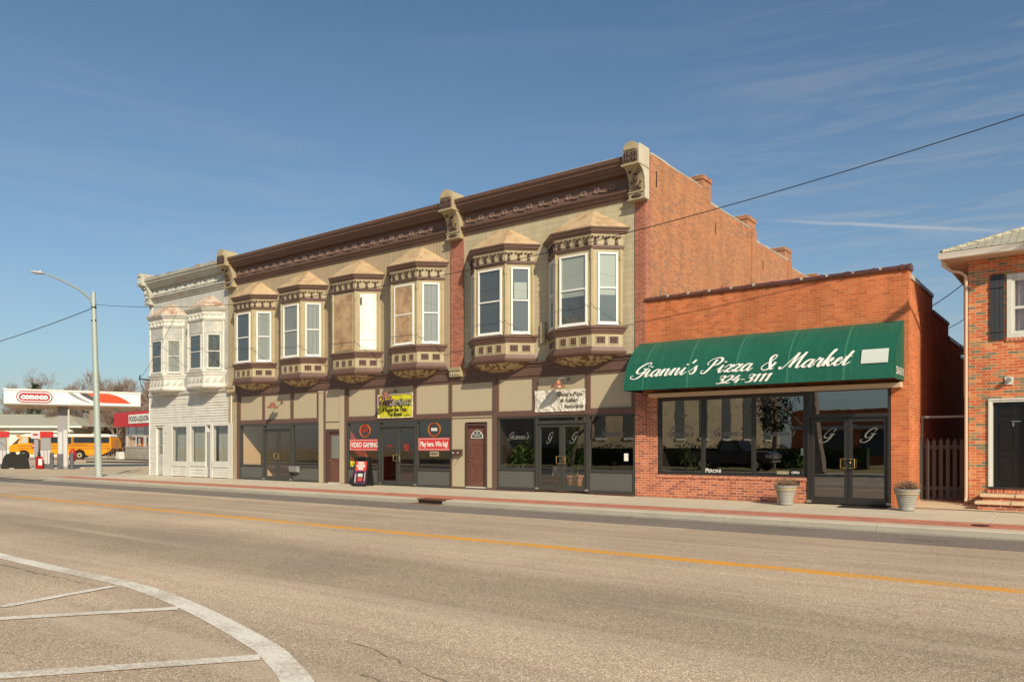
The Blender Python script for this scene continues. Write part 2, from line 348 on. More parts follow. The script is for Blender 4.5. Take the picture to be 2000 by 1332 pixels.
def shingle():
    m, nt, out = new_mat('pale_shingles')
    uv = uvn(nt); P = pos(nt)
    bt = nt.nodes.new('ShaderNodeTexBrick'); nt.links.new(uv, bt.inputs['Vector'])
    for k, v in (('Scale', 1.), ('Brick Width', .3), ('Row Height', .14), ('Mortar Size', .012), ('Bias', 0.)): bt.inputs[k].default_value = v
    bt.inputs['Color1'].default_value = (.50, .46, .36, 1); bt.inputs['Color2'].default_value = (.40, .38, .29, 1); bt.inputs['Mortar'].default_value = (.16, .14, .1, 1)
    col = mix_c(nt, 1.0, bt.outputs['Color'], math_n(nt, 'ADD', .75, math_n(nt, 'MULTIPLY', noise(nt, P, 6, 5), .5)), 'MULTIPLY')
    finish(nt, out, col, .9, bt.outputs['Fac'], -.5, .02)
    return m
M['shingle'] = shingle()
def awn_mat():
    m, nt, out = new_mat('green_awning_vinyl')
    P = pos(nt)
    sep = nt.nodes.new('ShaderNodeSeparateXYZ'); nt.links.new(P, sep.inputs[0])
    f = math_n(nt, 'FRACT', math_n(nt, 'DIVIDE', math_n(nt, 'ADD', sep.outputs[0], 9.25), 1.29))
    rib = math_n(nt, 'LESS_THAN', math_n(nt, 'ABSOLUTE', math_n(nt, 'SUBTRACT', f, .5)), .014)
    rib2 = math_n(nt, 'LESS_THAN', math_n(nt, 'ABSOLUTE', math_n(nt, 'SUBTRACT', f, .62)), .006)
    c = (.013, .108, .070)
    col = mix_c(nt, 1.0, c, math_n(nt, 'ADD', .82, math_n(nt, 'MULTIPLY', noise(nt, P, 1.2, 6, .6), .36)), 'MULTIPLY')
    st = ramp(nt, noise(nt, scaled(nt, P, (6, 1, .6)), 1.0, 4), [(.5, 0.), (.8, 1.)])
    col = mix_c(nt, math_n(nt, 'MULTIPLY', st, .25), col, (.04, .22, .13))
    col = mix_c(nt, math_n(nt, 'MULTIPLY', math_n(nt, 'ADD', rib, math_n(nt, 'MULTIPLY', rib2, .5)), .35), col, (.10, .32, .2))
    finish(nt, out, col, .5, noise(nt, P, 2.5, 4), .25, .05, 0, .35)
    return m
M['awn'] = awn_mat()
def cloth_banner():
    m, nt, out = new_mat('white_vinyl_banner')
    P = pos(nt)
    h = noise(nt, P, 3.2, 3, .5, 1.2)
    col = mix_c(nt, 1.0, (.70, .66, .57), math_n(nt, 'ADD', .85, math_n(nt, 'MULTIPLY', h, .3)), 'MULTIPLY')
    finish(nt, out, col, .5, h, .9, .12)
    return m
M['banner_w'] = cloth_banner()

# ------------------------------------------------------------------ mesh builder
ORI = {}
class MB:
    def __init__(s): s.v = []; s.f = []; s.m = []; s.cur = 0; s.mats = []
    def use(s, mat):
        mm = M[mat] if isinstance(mat, str) else mat
        if mm not in s.mats: s.mats.append(mm)
        s.cur = s.mats.index(mm); return s
    def face(s, pts):
        i = len(s.v); s.v += [tuple(p) for p in pts]; s.f.append(tuple(range(i, i + len(pts)))); s.m.append(s.cur); return s
    def box(s, x0, x1, y0, y1, z0, z1):
        if x0 > x1: x0, x1 = x1, x0
        if y0 > y1: y0, y1 = y1, y0
        if z0 > z1: z0, z1 = z1, z0
        i = len(s.v)
        s.v += [(x0, y0, z0), (x1, y0, z0), (x1, y1, z0), (x0, y1, z0), (x0, y0, z1), (x1, y0, z1), (x1, y1, z1), (x0, y1, z1)]
        for q in ((0, 3, 2, 1), (4, 5, 6, 7), (0, 1, 5, 4), (1, 2, 6, 5), (2, 3, 7, 6), (3, 0, 4, 7)):
            s.f.append(tuple(i + k for k in q)); s.m.append(s.cur)
        return s
    def obox(s, c, ax, ay, hx, hy, z0, z1):
        """oriented box: centre c (x,y), unit axes ax, ay, half sizes"""
        P = lambda a, b, z: (c[0] + ax[0] * a * hx + ay[0] * b * hy, c[1] + ax[1] * a * hx + ay[1] * b * hy, z)
        i = len(s.v)
        s.v += [P(-1, -1, z0), P(1, -1, z0), P(1, 1, z0), P(-1, 1, z0), P(-1, -1, z1), P(1, -1, z1), P(1, 1, z1), P(-1, 1, z1)]
        for q in ((0, 3, 2, 1), (4, 5, 6, 7), (0, 1, 5, 4), (1, 2, 6, 5), (2, 3, 7, 6), (3, 0, 4, 7)):
            s.f.append(tuple(i + k for k in q)); s.m.append(s.cur)
        return s
    def prism_x(s, prof, x0, x1, caps=True):
        """profile (y,z) list extruded along x"""
        n = len(prof); i = len(s.v)
        s.v += [(x0, y, z) for y, z in prof] + [(x1, y, z) for y, z in prof]
        for k in range(n):
            j = (k + 1) % n; s.f.append((i + k, i + j, i + n + j, i + n + k)); s.m.append(s.cur)
        if caps:
            s.f.append(tuple(i + k for k in reversed(range(n)))); s.m.append(s.cur)
            s.f.append(tuple(i + n + k for k in range(n))); s.m.append(s.cur)
        return s
    def prism(s, pts, d):
        """polygon pts (3d) extruded by vector d"""
        n = len(pts); i = len(s.v); d = Vector(d)
        s.v += [tuple(p) for p in pts] + [tuple(Vector(p) + d) for p in pts]
        for k in range(n):
            j = (k + 1) % n; s.f.append((i + k, i + j, i + n + j, i + n + k)); s.m.append(s.cur)
        s.f.append(tuple(i + k for k in reversed(range(n)))); s.m.append(s.cur)
        s.f.append(tuple(i + n + k for k in range(n))); s.m.append(s.cur)
        return s
    def tube(s, pts, rad, n=6, caps=True):
        pts = [Vector(p) for p in pts]
        if isinstance(rad, (int, float)): rad = [rad] * len(pts)
        i0 = len(s.v)
        for k, p in enumerate(pts):
            d = (pts[min(k + 1, len(pts) - 1)] - pts[max(k - 1, 0)])
            if d.length < 1e-9: d = Vector((0, 0, 1))
            d.normalize()
            a = d.orthogonal().normalized() if k == 0 else (a - d * a.dot(d)).normalized()
            b = d.cross(a)
            for j in range(n):
                t = 2 * math.pi * j / n; q = p + (a * math.cos(t) + b * math.sin(t)) * rad[k]
                s.v.append(tuple(q))
        for k in range(len(pts) - 1):
            for j in range(n):
                j2 = (j + 1) % n
                s.f.append((i0 + k * n + j, i0 + k * n + j2, i0 + (k + 1) * n + j2, i0 + (k + 1) * n + j)); s.m.append(s.cur)
        if caps:
            s.f.append(tuple(i0 + j for j in reversed(range(n)))); s.m.append(s.cur)
            s.f.append(tuple(i0 + (len(pts) - 1) * n + j for j in range(n))); s.m.append(s.cur)
        return s
    def lathe(s, c, prof, n=20, axis='z'):
        i0 = len(s.v)
        for r, h in prof:
            for j in range(n):
                t = 2 * math.pi * j / n; a, b = r * math.cos(t), r * math.sin(t)
                q = {'z': (a, b, h), 'y': (a, h, b), 'x': (h, a, b)}[axis]
                s.v.append((c[0] + q[0], c[1] + q[1], c[2] + q[2]))
        for k in range(len(prof) - 1):
            for j in range(n):
                j2 = (j + 1) % n
                s.f.append((i0 + k * n + j, i0 + k * n + j2, i0 + (k + 1) * n + j2, i0 + (k + 1) * n + j)); s.m.append(s.cur)
        for k in (0, len(prof) - 1):
            if prof[k][0] > 1e-4: s.f.append(tuple(i0 + k * n + j for j in range(n))); s.m.append(s.cur)
        return s
    def blob(s, c, rx, ry, rz, n=8):
        return s.ell(c, rx, ry, rz, n)
    def ell(s, c, rx, ry, rz, n=8):
        i0 = len(s.v); m = max(3, n // 2)
        for k in range(m + 1):
            ph = math.pi * k / m
            for j in range(n):
                t = 2 * math.pi * j / n
                s.v.append((c[0] + rx * math.sin(ph) * math.cos(t), c[1] + ry * math.sin(ph) * math.sin(t), c[2] + rz * math.cos(ph)))
        for k in range(m):
            for j in range(n):
                j2 = (j + 1) % n
                s.f.append((i0 + k * n + j, i0 + k * n + j2, i0 + (k + 1) * n + j2, i0 + (k + 1) * n + j)); s.m.append(s.cur)
        return s
    def build(s, name, parent=None, smooth=False, kind=None, mat=None):
        if mat: s.mats = [M[mat] if isinstance(mat, str) else mat]; s.m = [0] * len(s.m)
        me = bpy.data.meshes.new(name)
        o0 = ORI.get(parent.name, (0, 0, 0)) if parent else (0, 0, 0)
        me.from_pydata([(v[0] - o0[0], v[1] - o0[1], v[2] - o0[2]) for v in s.v], [], s.f)
        for mm in s.mats: me.materials.append(mm)
        me.polygons.foreach_set('material_index', s.m)
        uvl = me.uv_layers.new(name='UVMap')
        for p in me.polygons:
            n = p.normal
            if abs(n.z) > .85: fu = lambda q: (q[0], q[1])
            else:
                tx, ty = -n.y, n.x; l = math.hypot(tx, ty) or 1; tx /= l; ty /= l
                if abs(n.z) > .1:
                    k = 1 / math.sqrt(max(.05, 1 - n.z * n.z))
                else: k = 1
                fu = lambda q, tx=tx, ty=ty, k=k: (q[0] * tx + q[1] * ty, q[2] * k)
            for li in p.loop_indices:
                q = s.v[me.loops[li].vertex_index]; uvl.data[li].uv = fu(q)
        if smooth:
            me.polygons.foreach_set('use_smooth', [True] * len(me.polygons))
            try: me.set_sharp_from_angle(angle=R(38))
            except Exception: pass
        ob = bpy.data.objects.new(name, me); COL.objects.link(ob)
        if parent:
            ob.parent = parent; ORI[ob.name] = o0
        if kind: ob['kind'] = kind
        return ob

def thing(name, loc, label, cat, group=None):
    o = bpy.data.objects.new(name, None); COL.objects.link(o); o.location = loc
    ORI[o.name] = tuple(loc); o.empty_display_size = .3
    o['label'] = label; o['category'] = cat
    if group: o['group'] = group
    return o
def tag(o, label, cat, group=None):
    o['label'] = label; o['category'] = cat
    if group: o['group'] = group
    return o
def structure(mb, name, **k): return mb.build(name, kind='structure', **k)

# ------------------------------------------------------------------ lettering
def block_text(mb, s, size, org, xd, zd, sx=1.0, shear=0.0, bold=0.0, align='LEFT', fit=None):
    """built-in face, converted to flat mesh laid in plane (xd, zd) at org"""
    cu = bpy.data.curves.new('t', 'FONT'); cu.body = s; cu.size = size; cu.shear = shear; cu.offset = bold; cu.align_x = align
    cu.resolution_u = 3
    ob = bpy.data.objects.new('t', cu); COL.objects.link(ob)
    bpy.context.view_layer.update()
    dg = bpy.context.evaluated_depsgraph_get()
    me = bpy.data.meshes.new_from_object(ob.evaluated_get(dg))
    xd = Vector(xd).normalized(); zd = Vector(zd).normalized(); org = Vector(org)
    i = len(mb.v)
    xs = [v.co.x for v in me.vertices]; xmin, xmax = min(xs), max(xs)
    if fit: sx = fit / (xmax - xmin)
    else: xmin = 0
    for v in me.vertices: mb.v.append(tuple(org + xd * ((v.co.x - xmin) * sx) + zd * v.co.y))
    for p in me.polygons: mb.f.append(tuple(i + k for k in p.vertices)); mb.m.append(mb.cur)
    bpy.data.objects.remove(ob); bpy.data.curves.remove(cu); bpy.data.meshes.remove(me)
    return mb

GL = {
 'i': (.75, [[(-.25, .35), (.02, .75), (.15, 1.0), (.1, .5), (.12, .12), (.3, 0), (.65, .35)], [(.22, 1.55), (.20, 1.38)]]),
 'n': (1.3, [[(-.25, .35), (.0, .85), (.13, 1.0), (.12, .6), (.08, 0)], [(.1, .2), (.35, .8), (.6, 1.0), (.74, .85), (.7, .4), (.72, .1), (.88, 0), (1.2, .35)]]),
 'a': (1.2, [[(.78, .85), (.5, 1.02), (.15, .75), (.02, .35), (.15, .03), (.4, .05), (.7, .5), (.82, .98)], [(.82, 1.0), (.74, .45), (.76, .1), (.92, 0), (1.2, .35)]]),
 's': (.75, [[(-.25, .3), (.1, .75), (.33, 1.15), (.38, .95), (.52, .55), (.5, .2), (.3, 0), (.1, .05), (.02, .22)]]),
 "'": (.38, [[(.12, 2.15), (.1, 1.9), (-.02, 1.6)]]),
 'G': (1.6, [[(1.22, 1.55), (1.42, 1.82), (1.32, 2.12), (.95, 2.12), (.45, 1.75), (.15, 1.15), (.25, .68), (.65, .52), (1.05, .75), (1.3, 1.18)],
              [(1.3, 1.18), (1.2, .65), (.98, .12), (.6, -.22), (.15, -.26), (-.22, -.1), (-.25, .15), (-.03, .22)], [(.85, 1.17), (1.2, 1.2), (1.62, 1.18)]]),
 'P': (1.75, [[(.72, 1.95), (.62, 1.2), (.45, .5), (.15, .0), (-.2, .0), (-.32, .25), (-.15, .42)], [(.05, 1.15), (-.12, 1.5), (.1, 1.95), (.6, 2.2), (1.1, 2.15), (1.4, 1.8), (1.3, 1.35), (.95, 1.1), (.68, 1.15)]]),
 'z': (.95, [[(-.2, .6), (.05, .95), (.25, 1.02), (.45, .88), (.68, .98), (.45, .55), (.05, .02), (.25, .16), (.48, .02), (.65, .02), (.92, .35)]]),
 'M': (2.0, [[(-.35, .25), (-.28, .02), (-.05, .02), (.25, .6), (.75, 2.1)], [(.75, 2.12), (.76, 1.2), (.70, .1)], [(.70, .12), (1.05, 1.1), (1.5, 2.12)], [(1.5, 2.14), (1.42, 1.2), (1.42, .25), (1.58, 0), (1.95, .35)]]),
 'r': (.9, [[(-.25, .35), (.0, .8), (.1, 1.15), (.2, .95), (.48, .98), (.42, .5), (.44, .12), (.6, 0), (.9, .35)]]),
 'k': (1.05, [[(-.25, .35), (.2, 1.3), (.42, 2.1), (.3, 2.15), (.2, 1.8), (.12, .9), (.06, 0)], [(.1, .35), (.4, .95), (.62, .95), (.55, .65), (.25, .52)], [(.28, .52), (.5, .15), (.7, 0), (1.02, .35)]]),
 'e': (.85, [[(-.25, .3), (.25, .5), (.5, .8), (.4, 1.0), (.18, .85), (.06, .45), (.14, .1), (.38, 0), (.85, .38)]]),
 't': (.75, [[(-.25, .35), (.1, 1.1), (.3, 1.8), (.22, 1.2), (.13, .5), (.17, .08), (.35, 0), (.68, .35)], [(-.12, 1.08), (.2, 1.05), (.52, 1.12)]]),
 '&': (1.5, [[(1.3, .95), (1.15, .4), (.75, -.02), (.3, -.02), (.08, .3), (.2, .7), (.6, 1.0), (.92, 1.4), (.95, 1.85), (.72, 2.0), (.5, 1.75), (.55, 1.3), (.85, .6), (1.2, .02), (1.45, .15)]]),
 '3': (1.0, [[(.12, 1.6), (.3, 1.95), (.62, 2.0), (.82, 1.7), (.7, 1.3), (.38, 1.12), (.68, .98), (.8, .6), (.65, .15), (.3, -.03), (.03, .15)]]),
 '2': (1.05, [[(.12, 1.5), (.28, 1.9), (.6, 2.0), (.84, 1.65), (.7, 1.1), (.35, .5), (.0, .05), (.35, .14), (.6, .02), (.92, .12)]]),
 '4': (1.1, [[(.62, 2.0), (.35, 1.3), (.02, .68)], [(.02, .66), (.5, .64), (.98, .66)], [(.74, 1.25), (.70, .6), (.64, 0)]]),
 '-': (.75, [[(.05, .8), (.6, .8)]]),
 '1': (.72, [[(.1, 1.6), (.42, 2.02), (.4, 1.2), (.34, 0)]]),
 ' ': (.95, []),
}
def catmull(P, n=7):
    if len(P) < 3: return [Vector((P[0][0] + (P[-1][0] - P[0][0]) * t / 4, P[0][1] + (P[-1][1] - P[0][1]) * t / 4)) for t in range(5)]
    P = [Vector(p) for p in P]; P = [2 * P[0] - P[1]] + P + [2 * P[-1] - P[-2]]; out = []
    for i in range(1, len(P) - 2):
        for k in range(n):
            t = k / n; a, b, c, d = P[i - 1:i + 3]
            out.append(.5 * ((2 * b) + (c - a) * t + (2 * a - 5 * b + 4 * c - d) * t * t + (3 * b - a - 3 * c + d) * t ** 3))
    out.append(P[-2]); return out
def script(mb, s, h, fmap, slant=.42, thin=.09, thick=.26, lift=.0015):
    """broad-pen script: every stroke a ribbon; fmap(x, y, d) -> 3d point"""
    u = h / 2.1; x = 0; q = 0
    for ch in s:
        adv, st = GL[ch]
        for line in st:
            L = catmull(line); n = len(L); w = []
            for i in range(n):
                d = L[min(i + 1, n - 1)] - L[max(i - 1, 0)]
                d.normalize() if d.length else None
                k = max(0, -d.y); k = k * k * (3 - 2 * k); w.append(thin + (thick - thin) * k)
            w = [(w[max(i - 1, 0)] + w[i] + w[min(i + 1, n - 1)]) / 3 for i in range(n)]
            ring = []
            for i in range(n):
                d = L[min(i + 1, n - 1)] - L[max(i - 1, 0)]
                if d.length: d.normalize()
                nn = Vector((-d.y, d.x)) * w[i] / 2; q += 1
                row = []
                for sg in (-1, 1):
                    p = L[i] + nn * sg
                    row.append(fmap((x + p.x + p.y * slant) * u, p.y * u, lift * (1 + (q % 9) * .15)))
                ring.append(row)
            i0 = len(mb.v)
            for r in ring: mb.v += [tuple(r[0]), tuple(r[1])]
            for i in range(n - 1):
                a = i0 + 2 * i; mb.f.append((a, a + 1, a + 3, a + 2)); mb.m.append(mb.cur)
        x += adv
    return x * u
def swidth(s, h): return sum(GL[c][0] for c in s) * h / 2.1

exec_parts = True
# ------------------------------------------------------------------ camera, world, sun
TH = math.atan(1517 / 2000)
cam = bpy.data.cameras.new('camera'); cam.sensor_width = 36; cam.lens = 1517 / 2000 * 36; cam.shift_y = (872 - 666) / 2000
cam.clip_end = 6000
co = bpy.data.objects.new('camera', cam); COL.objects.link(co); co.location = (0, -20, 1.42); co.rotation_euler = (R(90), 0, TH)
sc.camera = co
SUN = Vector((1.55, -1.0, 1.10)).normalized()
elev = math.asin(SUN.z)
sl = bpy.data.lights.new('sun', 'SUN'); sl.energy = 5.0; sl.angle = R(.53); sl.color = (1.0, .872, .655)
so = bpy.data.objects.new('sun', sl); COL.objects.link(so); so.rotation_euler = (-SUN).to_track_quat('-Z', 'Y').to_euler(); so.location = (20, -30, 30)
w = bpy.data.worlds.new('World'); sc.world = w; w.use_nodes = True
nt = w.node_tree; nt.nodes.clear()
wo = nt.nodes.new('ShaderNodeOutputWorld'); bg = nt.nodes.new('ShaderNodeBackground')
sky = nt.nodes.new('ShaderNodeTexSky'); sky.sky_type = 'NISHITA'; sky.sun_disc = False
sky.sun_elevation = elev; sky.sun_rotation = math.atan2(SUN.x, SUN.y)
sky.air_density = 1.0; sky.dust_density = 1.2; sky.ozone_density = 1.6; sky.altitude = 200
tc = nt.nodes.new('ShaderNodeTexCoord')
tint = mix_c(nt, 1.0, sky.outputs[0], (.79, .95, 1.0), 'MULTIPLY')
cl = noise(nt, scaled(nt, tc.outputs['Generated'], (1.0, 1.0, 7.0)), 2.6, 8, .62, .6)
cf = ramp(nt, cl, [(.50, 0.), (.78, 1.)])
sepw = nt.nodes.new('ShaderNodeSeparateXYZ'); nt.links.new(tc.outputs['Generated'], sepw.inputs[0])
hz = ramp(nt, sepw.outputs[2], [(.0, 1.), (.45, .15)])
skyc = mix_c(nt, math_n(nt, 'MULTIPLY', math_n(nt, 'MULTIPLY', cf, hz), .42), tint, (5.2, 5.1, 5.0))
def skydir(u, v):
    d = Vector((-math.sin(TH), math.cos(TH), 0)); rr = Vector((math.cos(TH), math.sin(TH), 0)); return (d + rr * u + Vector((0, 0, v))).normalized()
d1, d2 = skydir(.395, .288), skydir(.575, .280)
cn = d1.cross(d2).normalized(); cm = (d1 + d2).normalized()
def vdot(v):
    n = nt.nodes.new('ShaderNodeVectorMath'); n.operation = 'DOT_PRODUCT'; nt.links.new(tc.outputs['Generated'], n.inputs[0]); n.inputs[1].default_value = v; return n.outputs['Value']
wob = math_n(nt, 'MULTIPLY', math_n(nt, 'SUBTRACT', noise(nt, tc.outputs['Generated'], 30, 3), .5), .004)
band = math_n(nt, 'SUBTRACT', 1.0, math_n(nt, 'MINIMUM', math_n(nt, 'DIVIDE', math_n(nt, 'ABSOLUTE', math_n(nt, 'ADD', vdot(cn), wob)), .0028), 1.0))
span = ramp(nt, vdot(cm), [(math.cos(.13), 0.), (math.cos(.045), 1.)])
ct = math_n(nt, 'MULTIPLY', math_n(nt, 'MULTIPLY', band, span), .42)
skyc = mix_c(nt, ct, skyc, (7.0, 6.8, 6.4))
hz2 = ramp(nt, sepw.outputs[2], [(.0, .42), (.22, .10), (.5, 0.)])
skyc = mix_c(nt, hz2, skyc, (3.9, 4.1, 4.1))
cl2 = ramp(nt, noise(nt, scaled(nt, tc.outputs['Generated'], (1.2, 1.2, 14.0)), 3.4, 9, .66, 1.0), [(.46, 0.), (.74, 1.)])
right = ramp(nt, vdot(skydir(.60, .17)), [(.90, 0.), (1.0, 1.)])
skyc = mix_c(nt, math_n(nt, 'MULTIPLY', math_n(nt, 'MULTIPLY', cl2, right), .30), skyc, (5.4, 5.2, 4.9))
SKY_OUT = skyc
nt.links.new(skyc, bg.inputs[0]); bg.inputs[1].default_value = .105
nt.links.new(bg.outputs[0], wo.inputs[0])
sc.view_settings.view_transform = 'Standard'; sc.view_settings.look = 'None'; sc.view_settings.exposure = 0
try: sc.cycles.max_bounces = 8; sc.cycles.transparent_max_bounces = 16; sc.cycles.use_denoising = True
except Exception: pass

# ------------------------------------------------------------------ ground
structure(MB().use('dirt_g').face([(-1500, -1500, -.36), (1500, -1500, -.36), (1500, 1500, -.36), (-1500, 1500, -.36)]), 'ground')
structure(MB().use('road').face([(-400, -23.0, -.20), (200, -23.0, -.20), (200, -5.72, -.20), (-400, -5.72, -.20)]), 'road')
structure(MB().use('road_dk').face([(-400, -5.72, -.204), (200, -5.72, -.204), (200, -3.95, -.215), (-400, -3.95, -.215)]), 'parking_lane')
g = MB().use('kerb'); g.prism_x([(-3.98, -.30), (-3.98, -.213), (-3.64, -.222), (-3.60, -.115), (-3.55, -.10), (-3.16, -.0975), (-3.16, -.30)], -41.5, 60)
structure(g, 'kerb')
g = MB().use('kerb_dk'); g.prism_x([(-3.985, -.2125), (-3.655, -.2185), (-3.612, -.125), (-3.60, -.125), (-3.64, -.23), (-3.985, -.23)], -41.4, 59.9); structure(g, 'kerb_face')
g = MB().use('pavers'); g.prism_x([(-3.16, -.30), (-3.16, -.0945), (-2.36, -.071), (-2.36, -.30)], -41.3, 60); structure(g, 'paver_band')
g = MB().use('sidewalk'); g.prism_x([(-2.36, -.30), (-2.36, -.0705), (0.45, .0), (.45, -.3)], -41.0, 60); structure(g, 'sidewalk')
# forecourt beside the house and in the alley
g = MB().use('lot'); g.face([(-3.57, .0, .004), (-3.57, 1.5, .125), (-3.57, 14, .16), (-2.46, 14, .16), (-2.46, 1.5, .125), (14, .8, .16), (14, -.45, .004)]); structure(g, 'alley_path')
# fuel station lot
g = MB().use('lot'); g.face([(-400, -3.97, -.190), (-41.4, -3.97, -.190), (-37.95, 0.3, -.02), (-37.95, 60, -.1), (-400, 60, -.15)]); structure(g, 'station_lot')
# far kerb, lawn on the camera side
g = MB().use('kerb'); g.prism_x([(-23.0, -.3), (-23.0, -.19), (-23.35, -.19), (-23.42, -.06), (-23.6, -.06), (-23.6, -.3)], -400, 200); structure(g, 'opposite_kerb')
g = MB().use('sidewalk'); g.prism_x([(-23.6, -.3), (-23.6, -.058), (-25.2, -.05), (-25.2, -.3)], -400, 200); structure(g, 'opposite_sidewalk')
g = MB().use('lawn'); g.face([(-400, -120, .05), (200, -120, .05), (200, -25.2, -.055), (-400, -25.2, -.055)]); structure(g, 'lawn')
# painted markings
def strip(mb, pts, wd, z):
    P = [Vector((x, y)) for x, y in pts]; L = []
    for i, p in enumerate(P):
        d = (P[min(i + 1, len(P) - 1)] - P[max(i - 1, 0)]).normalized(); nn = Vector((-d.y, d.x)) * wd / 2
        L.append((p + nn, p - nn))
    for i in range(len(P) - 1):
        a, b = L[i]; c, d = L[i + 1]
        mb.face([(a.x, a.y, z), (b.x, b.y, z), (d.x, d.y, z), (c.x, c.y, z)][::-1])
g = MB().use('mark_y'); g.box(-400, 200, -9.61, -9.50, -.2, -.1955); g.box(-400, 200, -9.77, -9.66, -.2, -.1955); structure(g, 'centre_line')
g = MB().use('mark_w2'); g.box(-42, -6.5, -5.78, -5.73, -.2, -.1955); structure(g, 'edge_line')
curve = [Vector(p) for p in [(-26, -14.75), (-19, -15.05), (-14.6, -15.32), (-12.7, -15.42), (-10.9, -15.45), (-9.25, -15.45), (-8.35, -15.53), (-7.3, -15.72), (-6.4, -15.93), (-5.35, -16.22), (-4.95, -16.38), (-4.4, -16.64), (-3.4, -17.25), (-2.2, -18.3)]]
cpts = [tuple(p) for p in catmull([tuple(p) for p in curve], 5)]
g = MB().use('mark_w'); strip(g, cpts, .215, -.194); structure(g, 'island_edge_line')
for a, b, wd in (((-13.0, -17.13 + 1.86), (-9.05, -15.6), .0), ):
    pass
g = MB().use('mark_w')
strip(g, [(-9.0, -16.77), (-8.75, -16.55), (-9.02, -15.66)], .0001, -.2)
g = MB().use('mark_w')
strip(g, [(-9.10, -15.62), (-8.83, -16.885)], .13, -.1905)
strip(g, [(-7.35, -15.83), (-8.24, -17.10), (-9.3, -18.6)], .15, -.1910)
strip(g, [(-5.14, -16.42), (-6.18, -17.82), (-7.2, -19.2)], .17, -.1915)
structure(g, 'island_stripes')
def thin_line(name, pts, wd, z=-.1925, mat='thin_line'):
    P = []
    for i in range(len(pts) - 1):
        a, b = Vector(pts[i]), Vector(pts[i + 1]); n = max(2, int((b - a).length / .12))
        for k in range(n): P.append(a.lerp(b, k / n) + Vector((random.uniform(-.025, .025), random.uniform(-.025, .025))))
    P.append(Vector(pts[-1])); g = MB().use(mat)
    for i in range(len(P) - 1):
        d = (P[i + 1] - P[i]).normalized(); nn = Vector((-d.y, d.x)) * wd * random.uniform(.05, .6)
        g.face([(P[i].x + nn.x, P[i].y + nn.y, z), (P[i].x - nn.x, P[i].y - nn.y, z), (P[i + 1].x - nn.x, P[i + 1].y - nn.y, z), (P[i + 1].x + nn.x, P[i + 1].y + nn.y, z)][::-1])
    return structure(g, name)
thin_line('road_crack', [(-5.0, -15.66), (-4.6, -15.72), (-3.9, -15.95), (-3.4, -16.02)], .018)
thin_line('road_crack', [(-4.2, -16.25), (-3.7, -16.3), (-3.3, -16.5)], .03)
thin_line('road_crack', [(-12.0, -15.75), (-10.2, -15.75), (-8.9, -15.72)], .03)
thin_line('lot_dark_line', [(-39.9, -1.2), (-46, 2.9), (-53, 7.4)], .16, -.08)  # thin darker line running back across the lot
g = MB().use('rust'); g.box(-15.9, -14.8, -3.615, -3.24, -.19, -.088); g.box(-15.9, -14.8, -3.95, -3.66, -.225, -.208); g.use('black'); g.box(-15.8, -14.9, -3.66, -3.6155, -.205, -.12); tag(g.build('storm_drain'), 'rusty iron storm drain inlet set into the kerb before the gaming storefront', 'storm drain')
g = MB().use('rubber'); g.lathe((-1.83, -2.80, -.082), [(.16, 0), (.16, .006), (.0, .006)], 20); tag(g.build('valve_cover'), 'small round dark iron cover in the red paver band before the house', 'manhole cover')

# ------------------------------------------------------------------ helpers on faces
class Face:
    """vertical plane through A -> B (left to right seen from outside)"""
    def __init__(s, A, B):
        s.A = Vector(A); d = Vector(B) - s.A; s.L = d.length; s.t = d.normalized(); s.n = Vector((s.t.y, -s.t.x))
    def P(s, a, d, z): q = s.A + s.t * a + s.n * d; return (q.x, q.y, z)
    def box(s, mb, a0, a1, d0, d1, z0, z1):
        c = s.A + s.t * (a0 + a1) / 2 + s.n * (d0 + d1) / 2
        mb.obox((c.x, c.y), (s.t.x, s.t.y), (-s.n.x, -s.n.y), abs(a1 - a0) / 2, abs(d1 - d0) / 2, z0, z1)
    def quad(s, mb, a0, a1, d, z0, z1): mb.face([s.P(a0, d, z0), s.P(a1, d, z0), s.P(a1, d, z1), s.P(a0, d, z1)])
def frame(mb, F, a0, a1, z0, z1, w, d0, d1, mid=None, mw=None):
    F.box(mb, a0, a0 + w, d0, d1, z0, z1); F.box(mb, a1 - w, a1, d0, d1, z0, z1)
    F.box(mb, a0 + w, a1 - w, d0, d1, z0, z0 + w); F.box(mb, a0 + w, a1 - w, d0, d1, z1 - w, z1)
    if mid: F.box(mb, a0 + w, a1 - w, d0, d1 - .008, mid - (mw or w) / 2, mid + (mw or w) / 2)
